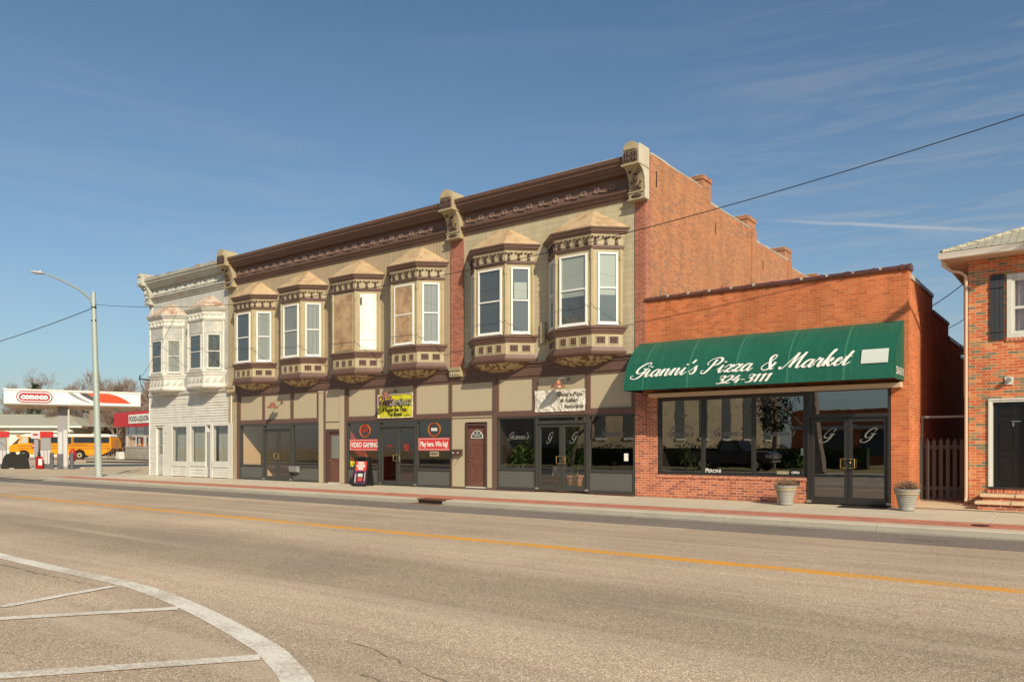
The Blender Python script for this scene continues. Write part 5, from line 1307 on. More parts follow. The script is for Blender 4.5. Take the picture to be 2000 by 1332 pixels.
# door
g = MB().use('white_dirty'); F = Face((-2.06, YH + .02), (0, YH + .02)); F.box(g, 0, .085, -.12, .04, .46, 2.515); F.box(g, .085, 2.06, -.12, .04, 2.43, 2.515); F.box(g, 0, .04, .04, .06, .5, 2.515); F.box(g, .04, 2.06, .04, .06, 2.475, 2.515); g.build('door_frame', HS)
g = MB().use('black_al'); g.box(-2.05, 0, YH - .06, YH + .1, .461, .505)
g.build('threshold', HS)
g = MB().use('door_blk'); F = Face((-1.975, YH + .10), (-.10, YH + .10)); F.box(g, 0, 1.87, -.05, 0, .506, 2.43)
for a, b in ((.12, .42), (.55, .85), (1.05, 1.35), (1.5, 1.78)):
    for c, e in ((.66, 1.22), (1.36, 1.92), (2.02, 2.32) if True else ()): 
        if (c, e) == (1.36, 1.92): c, e = 1.34, 2.0
        if c == 2.02: c, e = 2.12, 2.33
        frame(g, F, a, b, c, e, .028, 0, .016)
d = g.build('door', HS)
g = MB().use('grey_ink'); g.box(-1.62, -1.44, YH + .07, YH + .075, 1.98, 2.0); g.box(-1.6, -1.57, YH + .07, YH + .075, 1.88, 1.96); g.build('sticker_trace', d)
# window with shutter
g = MB().use('white_dirty'); F = Face((-1.70, YH + .0), (-.10, YH + .0)); frame(g, F, 0, 1.6, 3.875, 5.31, .09, -.1, .03); frame(g, F, .09, 1.51, 3.965, 5.22, .06, -.08, .0, 4.55); F.box(g, .76, .84, -.08, .0, 4.0, 5.2); w = g.build('window', HS)
g = MB().use('glass_up'); F.quad(g, .12, 1.48, -.05, 4.0, 5.2); g.build('window_glass', w)
g = MB().use('curtain'); n = 40
for k in range(n):
    a, b = -1.6 + 1.4 * k / n, -1.6 + 1.4 * (k + 1) / n; g.face([(a, YH + .14 + .02 * math.sin(k * 1.4), 3.9), (b, YH + .14 + .02 * math.sin((k + 1) * 1.4), 3.9), (b, YH + .14 + .02 * math.sin((k + 1) * 1.4), 5.3), (a, YH + .14 + .02 * math.sin(k * 1.4), 5.3)])
g.build('curtain', w, smooth=True)
def shutter(x0, x1):
    g = MB().use('shutter'); F = Face((x0, YH - .001), (x1, YH - .001)); L = x1 - x0; n = 3
    for k in range(n): F.box(g, L * k / n, L * (k + 1) / n - .006, 0, .035, 3.85, 5.34)
    F.box(g, .005, L - .01, .035, .055, 4.02, 4.10); F.box(g, .005, L - .01, .035, .055, 5.03, 5.11)
    g.build('shutter', HS)
shutter(-2.02, -1.745)
# wall light
g = MB().use('white_dirty'); g.box(-1.74, -1.58, YH - .03, YH, 2.82, 3.0); o = g.build('light_plate', HS)
g = MB().use('steel'); g.lathe((-1.66, YH - .09, 2.92), [(.05, -.06), (.06, 0), (.04, .06), (.0, .065)], 12, 'y'); g.build('wall_light', HS, smooth=True)
# steps
t = thing('front_steps', (-1.2, .45, .0), 'sandstone topped brick steps rising to the black door', 'steps')
g = MB().use('brick_low'); g.box(-2.20, 1.0, .12, .79, .0, .14); g.box(-2.14, 1.0, .42, .79, .20, .29); g.build('riser', t)
def rough_slab(g, x0, x1, y0, y1, z0, z1):
    n = 14; rnd = random.Random(3); zt = []
    for k in range(n):
        a, b = x0 + (x1 - x0) * k / n, x0 + (x1 - x0) * (k + 1) / n; e = rnd.uniform(-.02, .015)
        g.box(a, b - .0005, y0 + e, y1, z0, z1 + rnd.uniform(-.006, .006))
g = MB().use('stone_step'); rough_slab(g, -2.25, 1.0, .07, .79, .141, .20); rough_slab(g, -2.18, 1.0, .37, .79, .291, .352); g.build('tread', t)
# picket gate
t = thing('picket_gate', (-3.02, 1.4, .1), 'dark grey picket gate closing the narrow alley between the brick buildings', 'gate')
for i in range(8):
    x = -3.55 + i * .148; wd = .085 if i not in (0, 7) else .075
    g = MB().use('fence'); j = random.uniform(-.01, .01)
    g.prism([(x - wd / 2, 1.36, .14), (x + wd / 2, 1.36, .14), (x + wd / 2, 1.36, 1.54 + j), (x, 1.36, 1.63 + j), (x - wd / 2, 1.36, 1.54 + j)], (0, .022, 0)); g.build('picket', t)
for z in (.36, 1.36): g = MB().use('fence'); g.box(-3.56, -2.48, 1.383, 1.42, z, z + .09); g.build('rail', t)
g = MB().use('grey_box'); g.tube([(-3.52, 1.41, .1), (-3.52, 1.41, 2.13)], .02, 6); g.tube([(-2.50, 1.41, .1), (-2.50, 1.41, 2.13)], .02, 6); g.box(-3.54, -2.48, 1.39, 1.43, 2.12, 2.17); g.build('post_frame', t)
g = MB().use('twig'); rnd = random.Random(5)
for k in range(500):
    x, y = rnd.uniform(-3.5, -2.6), rnd.gauss(1.2, .08); z = .01 + .12 * y / 1.5 + .004; a = rnd.uniform(0, 6.28); l = rnd.uniform(.015, .035)
    g.face([(x, y, z), (x + l * math.cos(a), y + l * math.sin(a), z + rnd.uniform(0, .02)), (x + l * math.cos(a + .7), y + l * math.sin(a + .7), z + .003)])
o = g.build('dry_leaves'); o['kind'] = 'stuff'; o['label'] = 'dry leaves gathered at the foot of the picket gate'; o['category'] = 'leaves'
g = MB().use('pump_w'); g.box(-2.62, -2.47, 5.2, 6.6, 2.25, 3.1); tag(g.build('meter_cabinet'), 'pale grey meter cabinet on the house wall deep in the alley', 'cabinet')

# ================================================================== STREET LAMPS AND WIRES
def lamp(x, label, lean=0):
    t = thing('street_lamp', (x, -2.0, -.07), label, 'street lamp', 'tall street lamps along the sidewalk')
    g = MB().use('galv'); g.tube([(x, -2, -.07), (x + lean * .5, -2, 4.5), (x + lean, -2, 9.0)], [.165, .135, .10], 14); g.lathe((x, -2, -.07), [(.20, 0), (.20, .03), (.17, .05), (0, .05)], 14); g.ell((x + lean, -2, 9.0), .1, .1, .05, 10); g.build('pole', t, smooth=True)
    g = MB().use('galv'); g.tube([(x + lean, -2.0, 8.55), (x + lean, -2.7, 9.05), (x + lean, -3.6, 9.38), (x + lean, -4.1, 9.50), (x + lean, -4.35, 9.52)], [.055, .05, .045, .035, .03], 8)
    g.lathe((x + lean, -2, 8.5), [(.115, -.1), (.125, -.08), (.125, .08), (.115, .1)], 12); g.build('arm', t, smooth=True)
    g = MB().use('pump_w'); xx = x + lean
    g.ell((xx, -4.52, 9.52), .13, .32, .075, 12); g.lathe((xx, -4.4, 9.58), [(.045, 0), (.045, .07), (0, .08)], 8); g.build('lamp_head', t, smooth=True)
    g = MB().use('black')
    for z in (8.25, 7.6): g.lathe((x + lean * .92, -2, z), [(.118, -.03), (.13, -.025), (.13, .025), (.118, .03)], 12); g.box(x + lean * .92 + .12, x + lean * .92 + .2, -2.02, -1.98, z - .03, z + .05)
    g.build('band', t)
lamp(-38.95, 'tall grey street lamp with a long arm near the white building', -.55)
lamp(3.25, 'tall grey street lamp further along the sidewalk beyond the house')
def wire(pts, r_, label, name='cable'):
    g = MB().use('wire'); g.tube(pts, r_, 5); return tag(g.build(name, smooth=True), label, 'cable')
def sag(a, b, s, n=26): 
    a, b = Vector(a), Vector(b); return [tuple(a.lerp(b, k / n) + Vector((0, 0, -4 * s * (k / n) * (1 - k / n)))) for k in range(n + 1)]
P = []
for k in range(40):
    x = -39.35 + 42.6 * k / 39; P.append((x, -2.0, 6.75 + 1.58 * ((x + 17.8) / 21.2) ** 2 if x < -17.8 else 6.75 + 1.75 * ((x + 17.8) / 21) ** 2))
wire(P, .011, 'long sagging black cable strung between the two street lamps')
wire(sag((-39.35, -2.0, 8.25), (-72, -3.2, 7.0), .5), .02, 'black cable running left from the street lamp over the station')
wire(sag((-38.2, -.3, 4.85), (-31.8, -2.0, 7.25), .15, 10), .009, 'thin service cable rising from the pipe across the white bay windows')
wire(sag((-3.62, 3.3, 5.15), (-2.5, 2.5, 5.75), .04, 8), .012, 'upper thin cable crossing the gap to the house eave')
wire(sag((-3.6, 6.0, 4.9), (-2.5, 3.2, 5.0), .05, 8), .010, 'lower thin cable crossing the alley between the brick walls')

# ================================================================== FUEL STATION
def can_face():
    return Face((-59.2, 1.1), (-55.9, 8.8))
CN = thing('station_canopy', (-58.7, 4.5, -.17), 'white fuel station canopy with red oval logo and red swoosh on one column', 'canopy')
F = Face((-59.2, 1.1), (-55.9, 8.8)); L = F.L
g = MB().use('can_wh'); F.box(g, 0, L, -6.5, 0, 4.36, 5.26); g.use('gutter'); F.box(g, -.05, L + .05, -6.55, .05, 5.26, 5.36); g.use('grey_dec'); F.box(g, -.01, L + .01, -6.51, .015, 4.30, 4.36); g.build('fascia', CN)
g = MB().use('can_sof'); F.box(g, .02, L - .02, -6.48, -.02, 4.27, 4.298); g.use('grey_dec')
for a, d in ((1.2, -2), (3.2, -3.4), (5.2, -2), (6.6, -3.4)): F.box(g, a, a + .5, d - .4, d, 4.24, 4.268)
g.build('soffit', CN)
def cpoly(g, F, pts, d0, d1):
    nv = Vector(F.P(0, d1, 0)) - Vector(F.P(0, d0, 0)); g.prism([F.P(a, d0, z) for a, z in pts], tuple(nv))
def pill(cx, cz, hw, hh, n=10):
    P = []
    for k in range(n + 1): a = -math.pi / 2 + math.pi * k / n; P.append((cx + hw - hh + hh * math.cos(a), cz + hh * math.sin(a)))
    for k in range(n + 1): a = math.pi / 2 + math.pi * k / n; P.append((cx - hw + hh + hh * math.cos(a), cz + hh * math.sin(a)))
    return P
cx, cz = 1.78, 4.83
g = MB().use('maroon'); cpoly(g, F, pill(cx, cz, 1.07, .385), .0, .05); g.use('can_wh'); cpoly(g, F, pill(cx, cz, 1.0, .33), .05, .058); g.use('maroon'); cpoly(g, F, pill(cx, cz, .92, .265), .058, .066); g.build('logo_oval', CN)
g = MB().use('can_wh'); p = F.P(cx - .80, .072, cz - .135); block_text(g, 'conoco', .50, p, (F.t.x, F.t.y, 0), (0, 0, 1), fit=1.6, bold=.028); g.build('logo_lettering', CN)
g = MB().use('grey_dec'); p = F.P(3.95, .012, 4.39); block_text(g, 'Thorntons M. F.', .17, p, (F.t.x, F.t.y, 0), (0, 0, 1), fit=.85); g.build('small_lettering', CN)
def sw(pts, n=6): return [tuple(v) for v in catmull(pts, n)]
g = MB().use('grey_dec'); top = sw([(3.75, 5.20), (4.2, 4.86), (4.8, 4.60), (5.3, 4.44)]); bot = sw([(5.3, 4.44), (4.9, 4.66), (4.35, 4.98), (4.05, 5.20)]); cpoly(g, F, top + bot[1:], .0, .012)
g.use('dk_dec'); top = sw([(4.45, 5.20), (4.75, 4.96), (5.2, 4.72), (5.65, 4.56)]); bot = [(5.85, 4.56), (5.45, 4.85), (4.95, 5.20)]; cpoly(g, F, top + bot, .0, .014)
g.use('orange_red'); top = [(4.97, 5.20), (5.3, 4.98), (5.75, 4.60), (5.9, 4.53), (7.75, 4.53)]; arc = sw([(7.75, 4.53), (7.35, 4.82), (6.85, 5.06), (6.3, 5.20)]); cpoly(g, F, top + arc[1:], .0, .016); g.build('swoosh', CN)
C0 = F.A + F.t * 3.45 + F.n * (-1.1)
FC = Face((C0.x - F.t.x * .32, C0.y - F.t.y * .32), (C0.x + F.t.x * .32, C0.y + F.t.y * .32))
g = MB().use('pump_g'); FC.box(g, 0, .64, -.5, 0, -.17, 4.27); g.use('pump_w'); FC.box(g, .05, .30, 0, .03, .0, 2.45); FC.box(g, .36, .60, 0, .03, .0, 2.6); g.use('pump_d'); FC.box(g, -.03, .35, .03, .12, -.17, .9); g.build('column', CN)
def pump(c, label, full=True):
    t = thing('fuel_pump', (c[0], c[1], -.17), label, 'fuel pump', 'fuel pumps under the canopy'); hw = .62
    f = Face((c[0] - F.t.x * hw, c[1] - F.t.y * hw), (c[0] + F.t.x * hw, c[1] + F.t.y * hw)); z = -.17
    g = MB().use('pump_d'); f.box(g, .45, 1.22, -.55, .05, z, z + .35); g.use('pump_g'); f.box(g, .5, 1.12, -.5, .0, z + .35, z + 2.25); g.use('pump_w'); f.box(g, .47, .68, 0, .03, z + .35, z + 1.3); f.box(g, .73, .88, 0, .03, z + .35, z + 1.3); f.box(g, .93, 1.1, 0, .03, z + .35, z + 1.3); g.build('cabinet', t)
    g = MB().use('red'); f.box(g, .45, 1.27, -.55, .06, z + 2.26, z + 2.68); g.use('pump_w'); f.box(g, -.1, .45, -.5, .04, z + 2.16, z + 2.66); g.use('maroon'); cpoly(g, f, pill(.17, z + 2.45, .17, .07), .04, .05); g.build('header', t)
    g = MB().use('pump_g'); f.box(g, .08, .35, -.45, -.05, z, z + 2.16); g.use('dk_dec'); f.box(g, .36, .48, -.3, -.08, z + .4, z + 2.1); g.build('side_post', t)
    g = MB().use('black'); g.tube([f.P(.42, .05, z + 1.5), f.P(.30, .12, z + 1.0), f.P(.38, .12, z + .5), f.P(.48, .1, z + .75), f.P(.46, .08, z + 1.2)], .02, 5); f.box(g, .36, .46, .02, .10, z + 1.0, z + 1.15); g.build('hose', t)
pump((-60.75, 4.15), 'grey fuel pump with red header just left of the canopy column')
pump((-63.3, 2.2), 'grey fuel pump with red header cut off at the left edge')
def hump(c, s_, label):
    f = Face((c[0] - F.t.x, c[1] - F.t.y), (c[0] + F.t.x, c[1] + F.t.y)); g = MB().use('rubber'); z = -.17
    pts = [(0, z), (.12 * s_, z + .6), (.28 * s_, z + .95), (.5 * s_, z + 1.08), (1.1 * s_, z + 1.10), (1.3 * s_, z + .95), (1.48 * s_, z + .45), (1.6 * s_, z)]
    cpoly(g, f, pts, -.8, -.2); t = tag(g.build('island_bin'), label, 'bin', 'dark bins on the pump islands')
hump((-62.4, 3.1), .8, 'dark rounded bin right of the leftmost fuel pump'); hump((-61.3, 3.55), .6, 'dark rounded bin leaning against the red topped fuel pump')
g = MB().use('kerb'); f = Face((-64.5, 1.2), (-59.6, 6.6)); f.box(g, 0, f.L, -1.1, .25, -.2, -.13); tag(g.build('pump_island'), 'low concrete island under the fuel pumps', 'island')
t = thing('fuel_can', (-60.3, 3.85, -.13), 'red metal safety can standing by the fuel pump', 'can'); g = MB().use('red'); g.box(-60.6, -60.25, 3.6, 3.95, -.13, .70); g.build('body', t); g = MB().use('white_ink'); f = Face((-60.24, 3.63), (-60.2, 3.92)); f.box(g, .03, .26, 0, .01, .1, .55); g.build('label_plate', t)
for x, y, l in ((-58.1, 5.0, 'dark steel bollard standing alone right of the canopy column'), (-58.65, 3.9, 'dark steel bollard tight against the canopy column')):
    g = MB().use('pump_d'); g.tube([(x, y, -.17), (x, y, .95)], .13, 12); g.ell((x, y, .95), .13, .13, .06, 10); tag(g.build('bollard', smooth=True), l, 'bollard', 'bollards at the canopy')
t = thing('fire_extinguisher', (-58.9, 5.3, .4), 'red fire extinguisher box behind the canopy column', 'fire extinguisher'); g = MB().use('red'); g.lathe((-58.55, 5.25, .35), [(.0, 0), (.2, .05), (.25, .4), (.2, .75), (.08, .9), (0, .9)], 12); g.build('body', t, smooth=True)

# ------------------------------------------------------------------ school bus
F = Face((-106.5, 18.5), (-96.2, 26.2)); S = F.L / 205.0; z0 = -.2
BU = thing('school_bus', (-101.3, 22.3, -.2), 'yellow school bus with white roof parked behind the fuel pumps', 'bus'); px = lambda p: (p - 17) * S
g = MB().use('bus'); W_ = -2.45
body = [(px(20), .75), (px(17.5), 1.0), (px(18), 1.35), (px(21), 1.62), (px(34), 1.75), (px(40), 2.62), (px(214), 2.62), (px(217), 2.4), (px(218), 1.2), (px(215), .85), (px(200), .45), (px(168), .35), (px(166), .72), (px(164), .95), (px(156), 1.12), (px(148), .95), (px(145), .72), (px(144), .42), (px(60), .42), (px(56), .75), (px(50), 1.0), (px(42), 1.0), (px(36), .75)]
cpoly(g, F, body[::-1], W_, 0); g.build('body', BU)
g = MB().use('bus_wh'); top = [(px(38), 2.63), (px(42), 2.82), (px(50), 2.95), (px(205), 2.95), (px(213), 2.86), (px(216), 2.63)]; cpoly(g, F, top[::-1], W_ + .08, -.08); g.build('roof', BU)
g = MB().use('car')
F.box(g, px(56), px(76), 0, .02, 1.85, 2.58); F.box(g, px(80), px(126), 0, .02, 1.85, 2.58); F.box(g, px(129), px(140), 0, .02, 1.80, 2.58); F.box(g, px(144), px(214), 0, .02, 1.85, 2.58); g.build('window_band', BU)
g = MB().use('black')
for p in range(90, 212, 13):
    F.box(g, px(p), px(p) + .07, .02, .03, 1.86, 2.57)
F.box(g, px(146), px(213), .02, .03, 2.2, 2.24); g.build('window_post', BU)
g = MB().use('blind'); cpoly(g, F, [(px(40), 1.85), (px(54), 1.85), (px(54), 2.5), (px(44), 2.5)], 0, .02); cpoly(g, F, [(px(34), 1.72), (px(38.5), 1.80), (px(40), 2.3)], 0, .02)
a = Vector(F.P(px(22), -.1, 1.66)); b = Vector(F.P(px(22), W_ + .1, 1.66)); c = Vector(F.P(px(36), W_ + .1, 2.45)); d = Vector(F.P(px(36), -.1, 2.45)); g.face([a, b, c, d]); g.build('windshield', BU)
g = MB().use('neon_o'); F.box(g, px(31), px(41), W_ + .2, -.1, 2.55, 2.86); g.build('header_sign', BU)
g = MB().use('black'); F.box(g, px(35), px(216), 0, .025, 1.44, 1.49); F.box(g, px(35), px(216), 0, .025, 1.16, 1.22); F.box(g, px(60), px(216), 0, .02, 1.70, 1.73)
p_ = F.P(px(120), .03, 1.55); block_text(g, 'COMMUNITY UNIT DISTRICT NO. 10', .2, p_, (F.t.x, F.t.y, 0), (0, 0, 1), fit=3.2); g.build('rub_rail', BU)
for p in (155.5, 46):
    g = MB().use('rubber'); c = F.P(px(p), -.25, z0 + .56)
    n = 18; ring_ = lambda r_, d: [tuple(Vector(F.P(px(p) + r_ * math.cos(6.2832 * k / n), d, z0 + .56 + r_ * math.sin(6.2832 * k / n)))) for k in range(n)]
    g.prism(ring_(.56, -.35), tuple(Vector(F.P(0, .02, 0)) - Vector(F.P(0, -.30, 0)))); wh = g.build('wheel', BU)
    g = MB().use('pot_rim'); g.prism(ring_(.30, -.03), tuple(Vector(F.P(0, .03, 0)) - Vector(F.P(0, 0, 0)))); g.use('black'); g.prism(ring_(.13, .0), tuple(Vector(F.P(0, .03, 0)) - Vector(F.P(0, 0, 0)))); g.build('rim', wh)
g = MB().use('red'); o_ = [(px(67.5) + .33 * math.cos(R(22.5 + 45 * k)), 1.52 + .33 * math.sin(R(22.5 + 45 * k))) for k in range(8)]; cpoly(g, F, o_, .05, .08); g.use('white_ink'); p_ = F.P(px(67.5) - .22, .085, 1.44); block_text(g, 'STOP', .22, p_, (F.t.x, F.t.y, 0), (0, 0, 1), fit=.44, bold=.01); g.build('stop_arm', BU)
g = MB().use('black'); F.box(g, px(19), px(30), -.1, .03, .5, .78); F.box(g, px(214), px(219), W_, 0, .55, .75); F.box(g, px(166), px(169), -.3, 0, .1, .5); g.build('bumper', BU)

# ------------------------------------------------------------------ dark car beyond the bus
def car(c, rz, mat, label, L=4.5, H=1.45, group=None, pickup=False):
    t = thing('pickup_truck' if pickup else 'parked_car', (c[0], c[1], c[2]), label, 'pickup truck' if pickup else 'car'); ca, sa = math.cos(rz), math.sin(rz)
    F = Face((c[0] - ca * L / 2, c[1] - sa * L / 2), (c[0] + ca * L / 2, c[1] + sa * L / 2)); z = c[2]; W_ = 1.8 if not pickup else 2.0
    g = MB().use(mat)
    if pickup:
        P = [(0, .55), (0, 1.12), (L * .36, 1.14), (L * .38, 1.16), (L * .42, 1.80), (L * .62, 1.84), (L * .71, 1.24), (L * .96, 1.14), (L, 1.0), (L, .5), (L * .93, .42), (L * .90, .75), (L * .84, .9), (L * .78, .75), (L * .75, .42), (L * .30, .42), (L * .27, .75), (L * .21, .9), (L * .15, .75), (L * .12, .45)]
    else:
        P = [(0, .45), (0, .9), (L * .1, 1.0), (L * .24, H), (L * .58, H), (L * .74, .98), (L * .95, .85), (L, .7), (L, .35), (L * .9, .25), (L * .86, .55), (L * .8, .62), (L * .74, .5), (L * .71, .25), (L * .29, .25), (L * .26, .5), (L * .2, .62), (L * .14, .5), (L * .11, .25)]
    cpoly(g, F, [(a, b + z) for a, b in P][::-1], -W_, 0); g.build('body', t)
    g = MB().use('dark_in')
    q = [(L * .435, 1.2), (L * .60, 1.24), (L * .665, 1.25), (L * .605, 1.72), (L * .44, 1.7)] if pickup else [(L * .17, 1.02), (L * .70, 1.0), (L * .57, H - .08), (L * .25, H - .08)]
    for d in (.0, -W_ - .02): cpoly(g, F, [(a, b + z) for a, b in q], d, d + .02)
    g.build('side_window', t)
    r_ = .38 if pickup else .31; n = 16
    for a in ((L * .21, L * .84) if pickup else (L * .2, L * .8)):
        for d in (-.22, -W_ - .02):
            g = MB().use('rubber'); rg = lambda q_, dd: [F.P(a + q_ * math.cos(6.2832 * k / n), dd, z + r_ + q_ * math.sin(6.2832 * k / n)) for k in range(n)]
            v = Vector(F.P(0, .24, 0)) - Vector(F.P(0, 0, 0)); g.prism(rg(r_, d), tuple(v)); wh = g.build('wheel', t)
            g = MB().use('steel'); dd = .03 if d > -1 else -.05; g.prism(rg(r_ * .6, .02 if d > -1 else -W_ - .03), tuple(v * .05)); g.build('rim', wh)
    g = MB().use('steel'); F.box(g, L, L + .06, -W_ + .2, -.2, z + .5, z + .62); F.box(g, L - .01, L + .03, -W_ + .45, -.45, z + .72, z + 1.0); F.box(g, L - .3, L + .02, -.25, .01, z + .78, z + .98); F.box(g, L - .3, L + .02, -W_ - .01, -W_ + .25, z + .78, z + .98); g.build('grille', t)
car((-99.6, 31.9, -.2), R(30), 'car', 'dark blue car half hidden between the school bus and the food store', 5.0)
# ------------------------------------------------------------------ food store
F = Face((-96.7, 26.5), (-78.5, 24.0)); L = F.L
FS = thing('food_store', (-88, 28, -.15), 'convenience store with red fascia and grey block wall behind the station', 'building')
g = MB().use('red_wall'); F.box(g, 0, L, -.6, 0, 3.82, 5.5); F.box(g, 0, .3, -12, -.6, 3.82, 5.5); g.build('fascia', FS)
g = MB().use('block'); F.box(g, 1.6, L, -12, -.75, -.2, 1.32); g.use('white_old'); F.box(g, 1.7, 2.4, -12, -.8, 1.32, 3.82); g.use('dark_in'); F.box(g, 2.4, L, -12, -1.6, 1.32, 3.82); g.build('wall', FS)
g = MB().use('pump_w'); F.box(g, 1.55, L, -.85, -.70, 1.32, 1.42)
for a in (2.4, 5.1, 7.7, 8.2, 11.0, 13.5): F.box(g, a, a + .12, -.85, -.75, 1.42, 3.82)
g.build('window_frame', FS)
g = MB().use('glass'); F.quad(g, 2.4, L, -.8, 1.42, 3.82); g.build('window_glass', FS)
for i, (a, b, z, h_, mt) in enumerate(((3.0, 4.6, 1.45, .75, 'white_ink'), (6.6, 7.6, 1.45, 1.0, 'red'), (5.5, 6.2, 1.5, .9, 'white_ink'), (8.6, 10.6, 1.45, 1.0, 'white_ink'), (5.6, 7.4, 2.5, .55, 'leaf'), (5.4, 7.6, 3.35, .35, 'red'), (8.5, 10.8, 3.35, .35, 'red'))):
    g = MB().use(mt); F.box(g, a, b, -.95, -.9, z, z + h_); g.build('poster', FS)
g = MB().use('white_ink'); F.box(g, 5.2, 14.5, 0, .06, 4.12, 5.15); g.build('sign_panel', FS)
g = MB().use('black_ink'); p_ = F.P(5.5, .075, 4.36); block_text(g, 'FOOD-LIQUOR-WINE', .82, p_, (F.t.x, F.t.y, 0), (0, 0, 1), fit=8.4, bold=.02); g.build('sign_lettering', FS)
g = MB().use('dk_dec'); F.box(g, -1.5, L, -2.0, 1.2, -.2, -.05); tag(g.build('store_kerb'), 'raised dark kerb in front of the food store', 'kerb')
g = MB().use('yellow'); f = Face((-79.0, 16.2), (-68, 18.1)); f.box(g, 8.3, f.L, -.2, 0, -.2, .02); g.use('dk_dec'); f.box(g, -1.5, 8.3, -.25, 0, -.2, .0); g.box(-80.5, -70, 17.5, 19, -.2, -.08); tag(g.build('parking_kerb'), 'low parking kerb with yellow painted end near the food store', 'kerb')
t = thing('rack', (-90.5, 22.4, -.05), 'thin hooped metal rack standing in front of the block wall', 'rack')
for q in (0, 1.4, 3.0):
    g = MB().use('pump_d'); x, y = F.P(1.2 + q, 1.0, 0)[:2]; hh = 1.3 if q < 3 else 2.2; g.tube([(x - .2, y, -.05), (x - .2, y, hh * .9), (x, y, hh), (x + .2, y, hh * .9), (x + .2, y, -.05)], .035, 5); g.build('hoop', t)
g = MB().use('white_old'); x, y = F.P(4.6, .8, 0)[:2]; g.box(x - .4, x + .4, y - .3, y + .3, -.05, .8); tag(g.build('bin'), 'small white bin beside the hooped rack', 'bin')
# ------------------------------------------------------------------ ranch house, poles, trees
RH = thing('low_building', (-131, 30, -.1), 'long low white building with faded green shingle roof behind the canopy', 'building')
F = Face((-143, 22.1), (-125.6, 35.4)); L = F.L
g = MB().use('white_dirty'); F.box(g, -2, L - 4.0, -10, -.8, -.2, 4.4); g.build('wall', RH)
g = MB().use('tan_wood'); F.box(g, 8.5, 10.2, -.8, -.7, 1, 4.3); g.build('panel', RH)
g = MB().use('roof_grn'); A = [F.P(-3, 0, 4.6), F.P(L, 0, 4.6), F.P(L - 6, -7, 6.7), F.P(-3, -7, 6.7)]; g.face(A); g.face([F.P(L, 0, 4.6), F.P(L, -14, 4.6), F.P(L - 6, -7, 6.7)]); g.build('roof', RH)
g = MB().use('gutter'); F.box(g, -3, L + .1, 0, .15, 4.35, 4.62); F.box(g, 10, L - 1.5, -.5, -.3, 3.6, 3.85); g.build('eave', RH)
g = MB().use('gutter'); g.tube([(-116.7, 29.6, -.2), (-116.7, 29.6, 7.0)], .28, 8); g.ell((-116.2, 29.6, 3.6), .7, .5, .25, 8); tag(g.build('light_pole'), 'white pole rising between the low building and the bus', 'pole')
g = MB().use('bark'); g.tube([(-129.2, 38.9, -.2), (-129.2, 38.9, 7.4)], [.75, .65], 8); g.use('black'); g.tube([(-130.6, 37.9, 7.0), (-127.8, 39.9, 7.0)], .1, 5); tag(g.build('utility_pole'), 'thick wooden utility pole in front of the bare trees', 'utility pole')

def tree_mb(seed, H, spread=.55, levels=6, trunk=.35, mat='bark', first=.28, twist=.5, minr=.012, kids=(3, 4)):
    rnd = random.Random(seed); T = MB().use(mat); C = MB().use(mat)
    def grow(p, d, l, r_, lv):
        n = 3; P = [p.copy()]; q = p.copy(); dd = d.copy()
        for k in range(n):
            dd = (dd + Vector((rnd.uniform(-1, 1), rnd.uniform(-1, 1), rnd.uniform(-.4, .8))) * .16).normalized(); q = q + dd * l / n; P.append(q.copy())
        rr = [r_ * (1 - .38 * k / n) for k in range(n + 1)]
        (T if lv == 0 else C).tube(P, rr, 6 if lv < 2 else 3, False)
        if lv >= levels: return
        for k in range(rnd.randint(*kids)):
            t_ = rnd.uniform(.45, 1.0) if k else 1.0; i = min(n - 1, int(t_ * n)); base = P[i].lerp(P[i + 1], t_ * n - i) if t_ < 1 else P[-1]
            a = rnd.uniform(0, 6.283); sd = (dd.orthogonal().normalized() * math.cos(a) + dd.cross(dd.orthogonal().normalized()) * math.sin(a))
            nd = (dd + sd * rnd.uniform(.35, 1.0) * spread * 1.6 + Vector((0, 0, .12))).normalized()
            grow(base, nd, l * rnd.uniform(.62, .84), max(minr, r_ * rnd.uniform(.5, .66)), lv + 1)
    grow(Vector((0, 0, 0)), Vector((0, 0, 1)), H * first, trunk, 0)
    return T, C
TREES = {}
def tree(x, y, z, H, key, label, sc_=1.0, rz=0.0, group='bare trees beyond the station', **kw):
    t = thing('bare_tree', (x, y, z), label, 'tree', group)
    if key not in TREES:
        ORI[t.name] = (0, 0, 0); T, C = tree_mb(key, H, **kw); a = T.build('trunk', t); b = C.build('crown', t); TREES[key] = (a.data, b.data, H)
        a.location = b.location = (0, 0, 0)
    else:
        for nm, me in (('trunk', TREES[key][0]), ('crown', TREES[key][1])):
            o = bpy.data.objects.new(nm, me); COL.objects.link(o); o.parent = t
        sc_ *= H / TREES[key][2]
    t.scale = (sc_,) * 3; t.rotation_euler = (0, 0, rz)
    return t
kw = dict(mat='bark_red', levels=6, trunk=.30, minr=.02, spread=.5, kids=(4, 4), first=.31)
tree(-149.5, 42.5, -.2, 16, 11, 'wide bare tree rising above the middle of the canopy', **kw)
tree(-142.3, 47.8, -.2, 15.5, 12, 'bare tree just right of the street lamp pole', **kw)
tree(-133.9, 49.0, -.2, 14.5, 11, 'bare tree above the food store roof by the white building', rz=2.1)
tree(-163, 43, -.2, 13.5, 12, 'smaller bare tree left of the widest crown', rz=1.3)
tree(-154.1, 54, -.2, 14, 11, 'bare tree half hidden behind the street lamp', rz=4.0)
tree(-145.0, 60, -.2, 16, 12, 'bare tree far behind the red store fascia', rz=3.3)
tree(-126.0, 40.5, -.2, 9, 12, 'short bare tree close behind the school bus tail', rz=5.2)
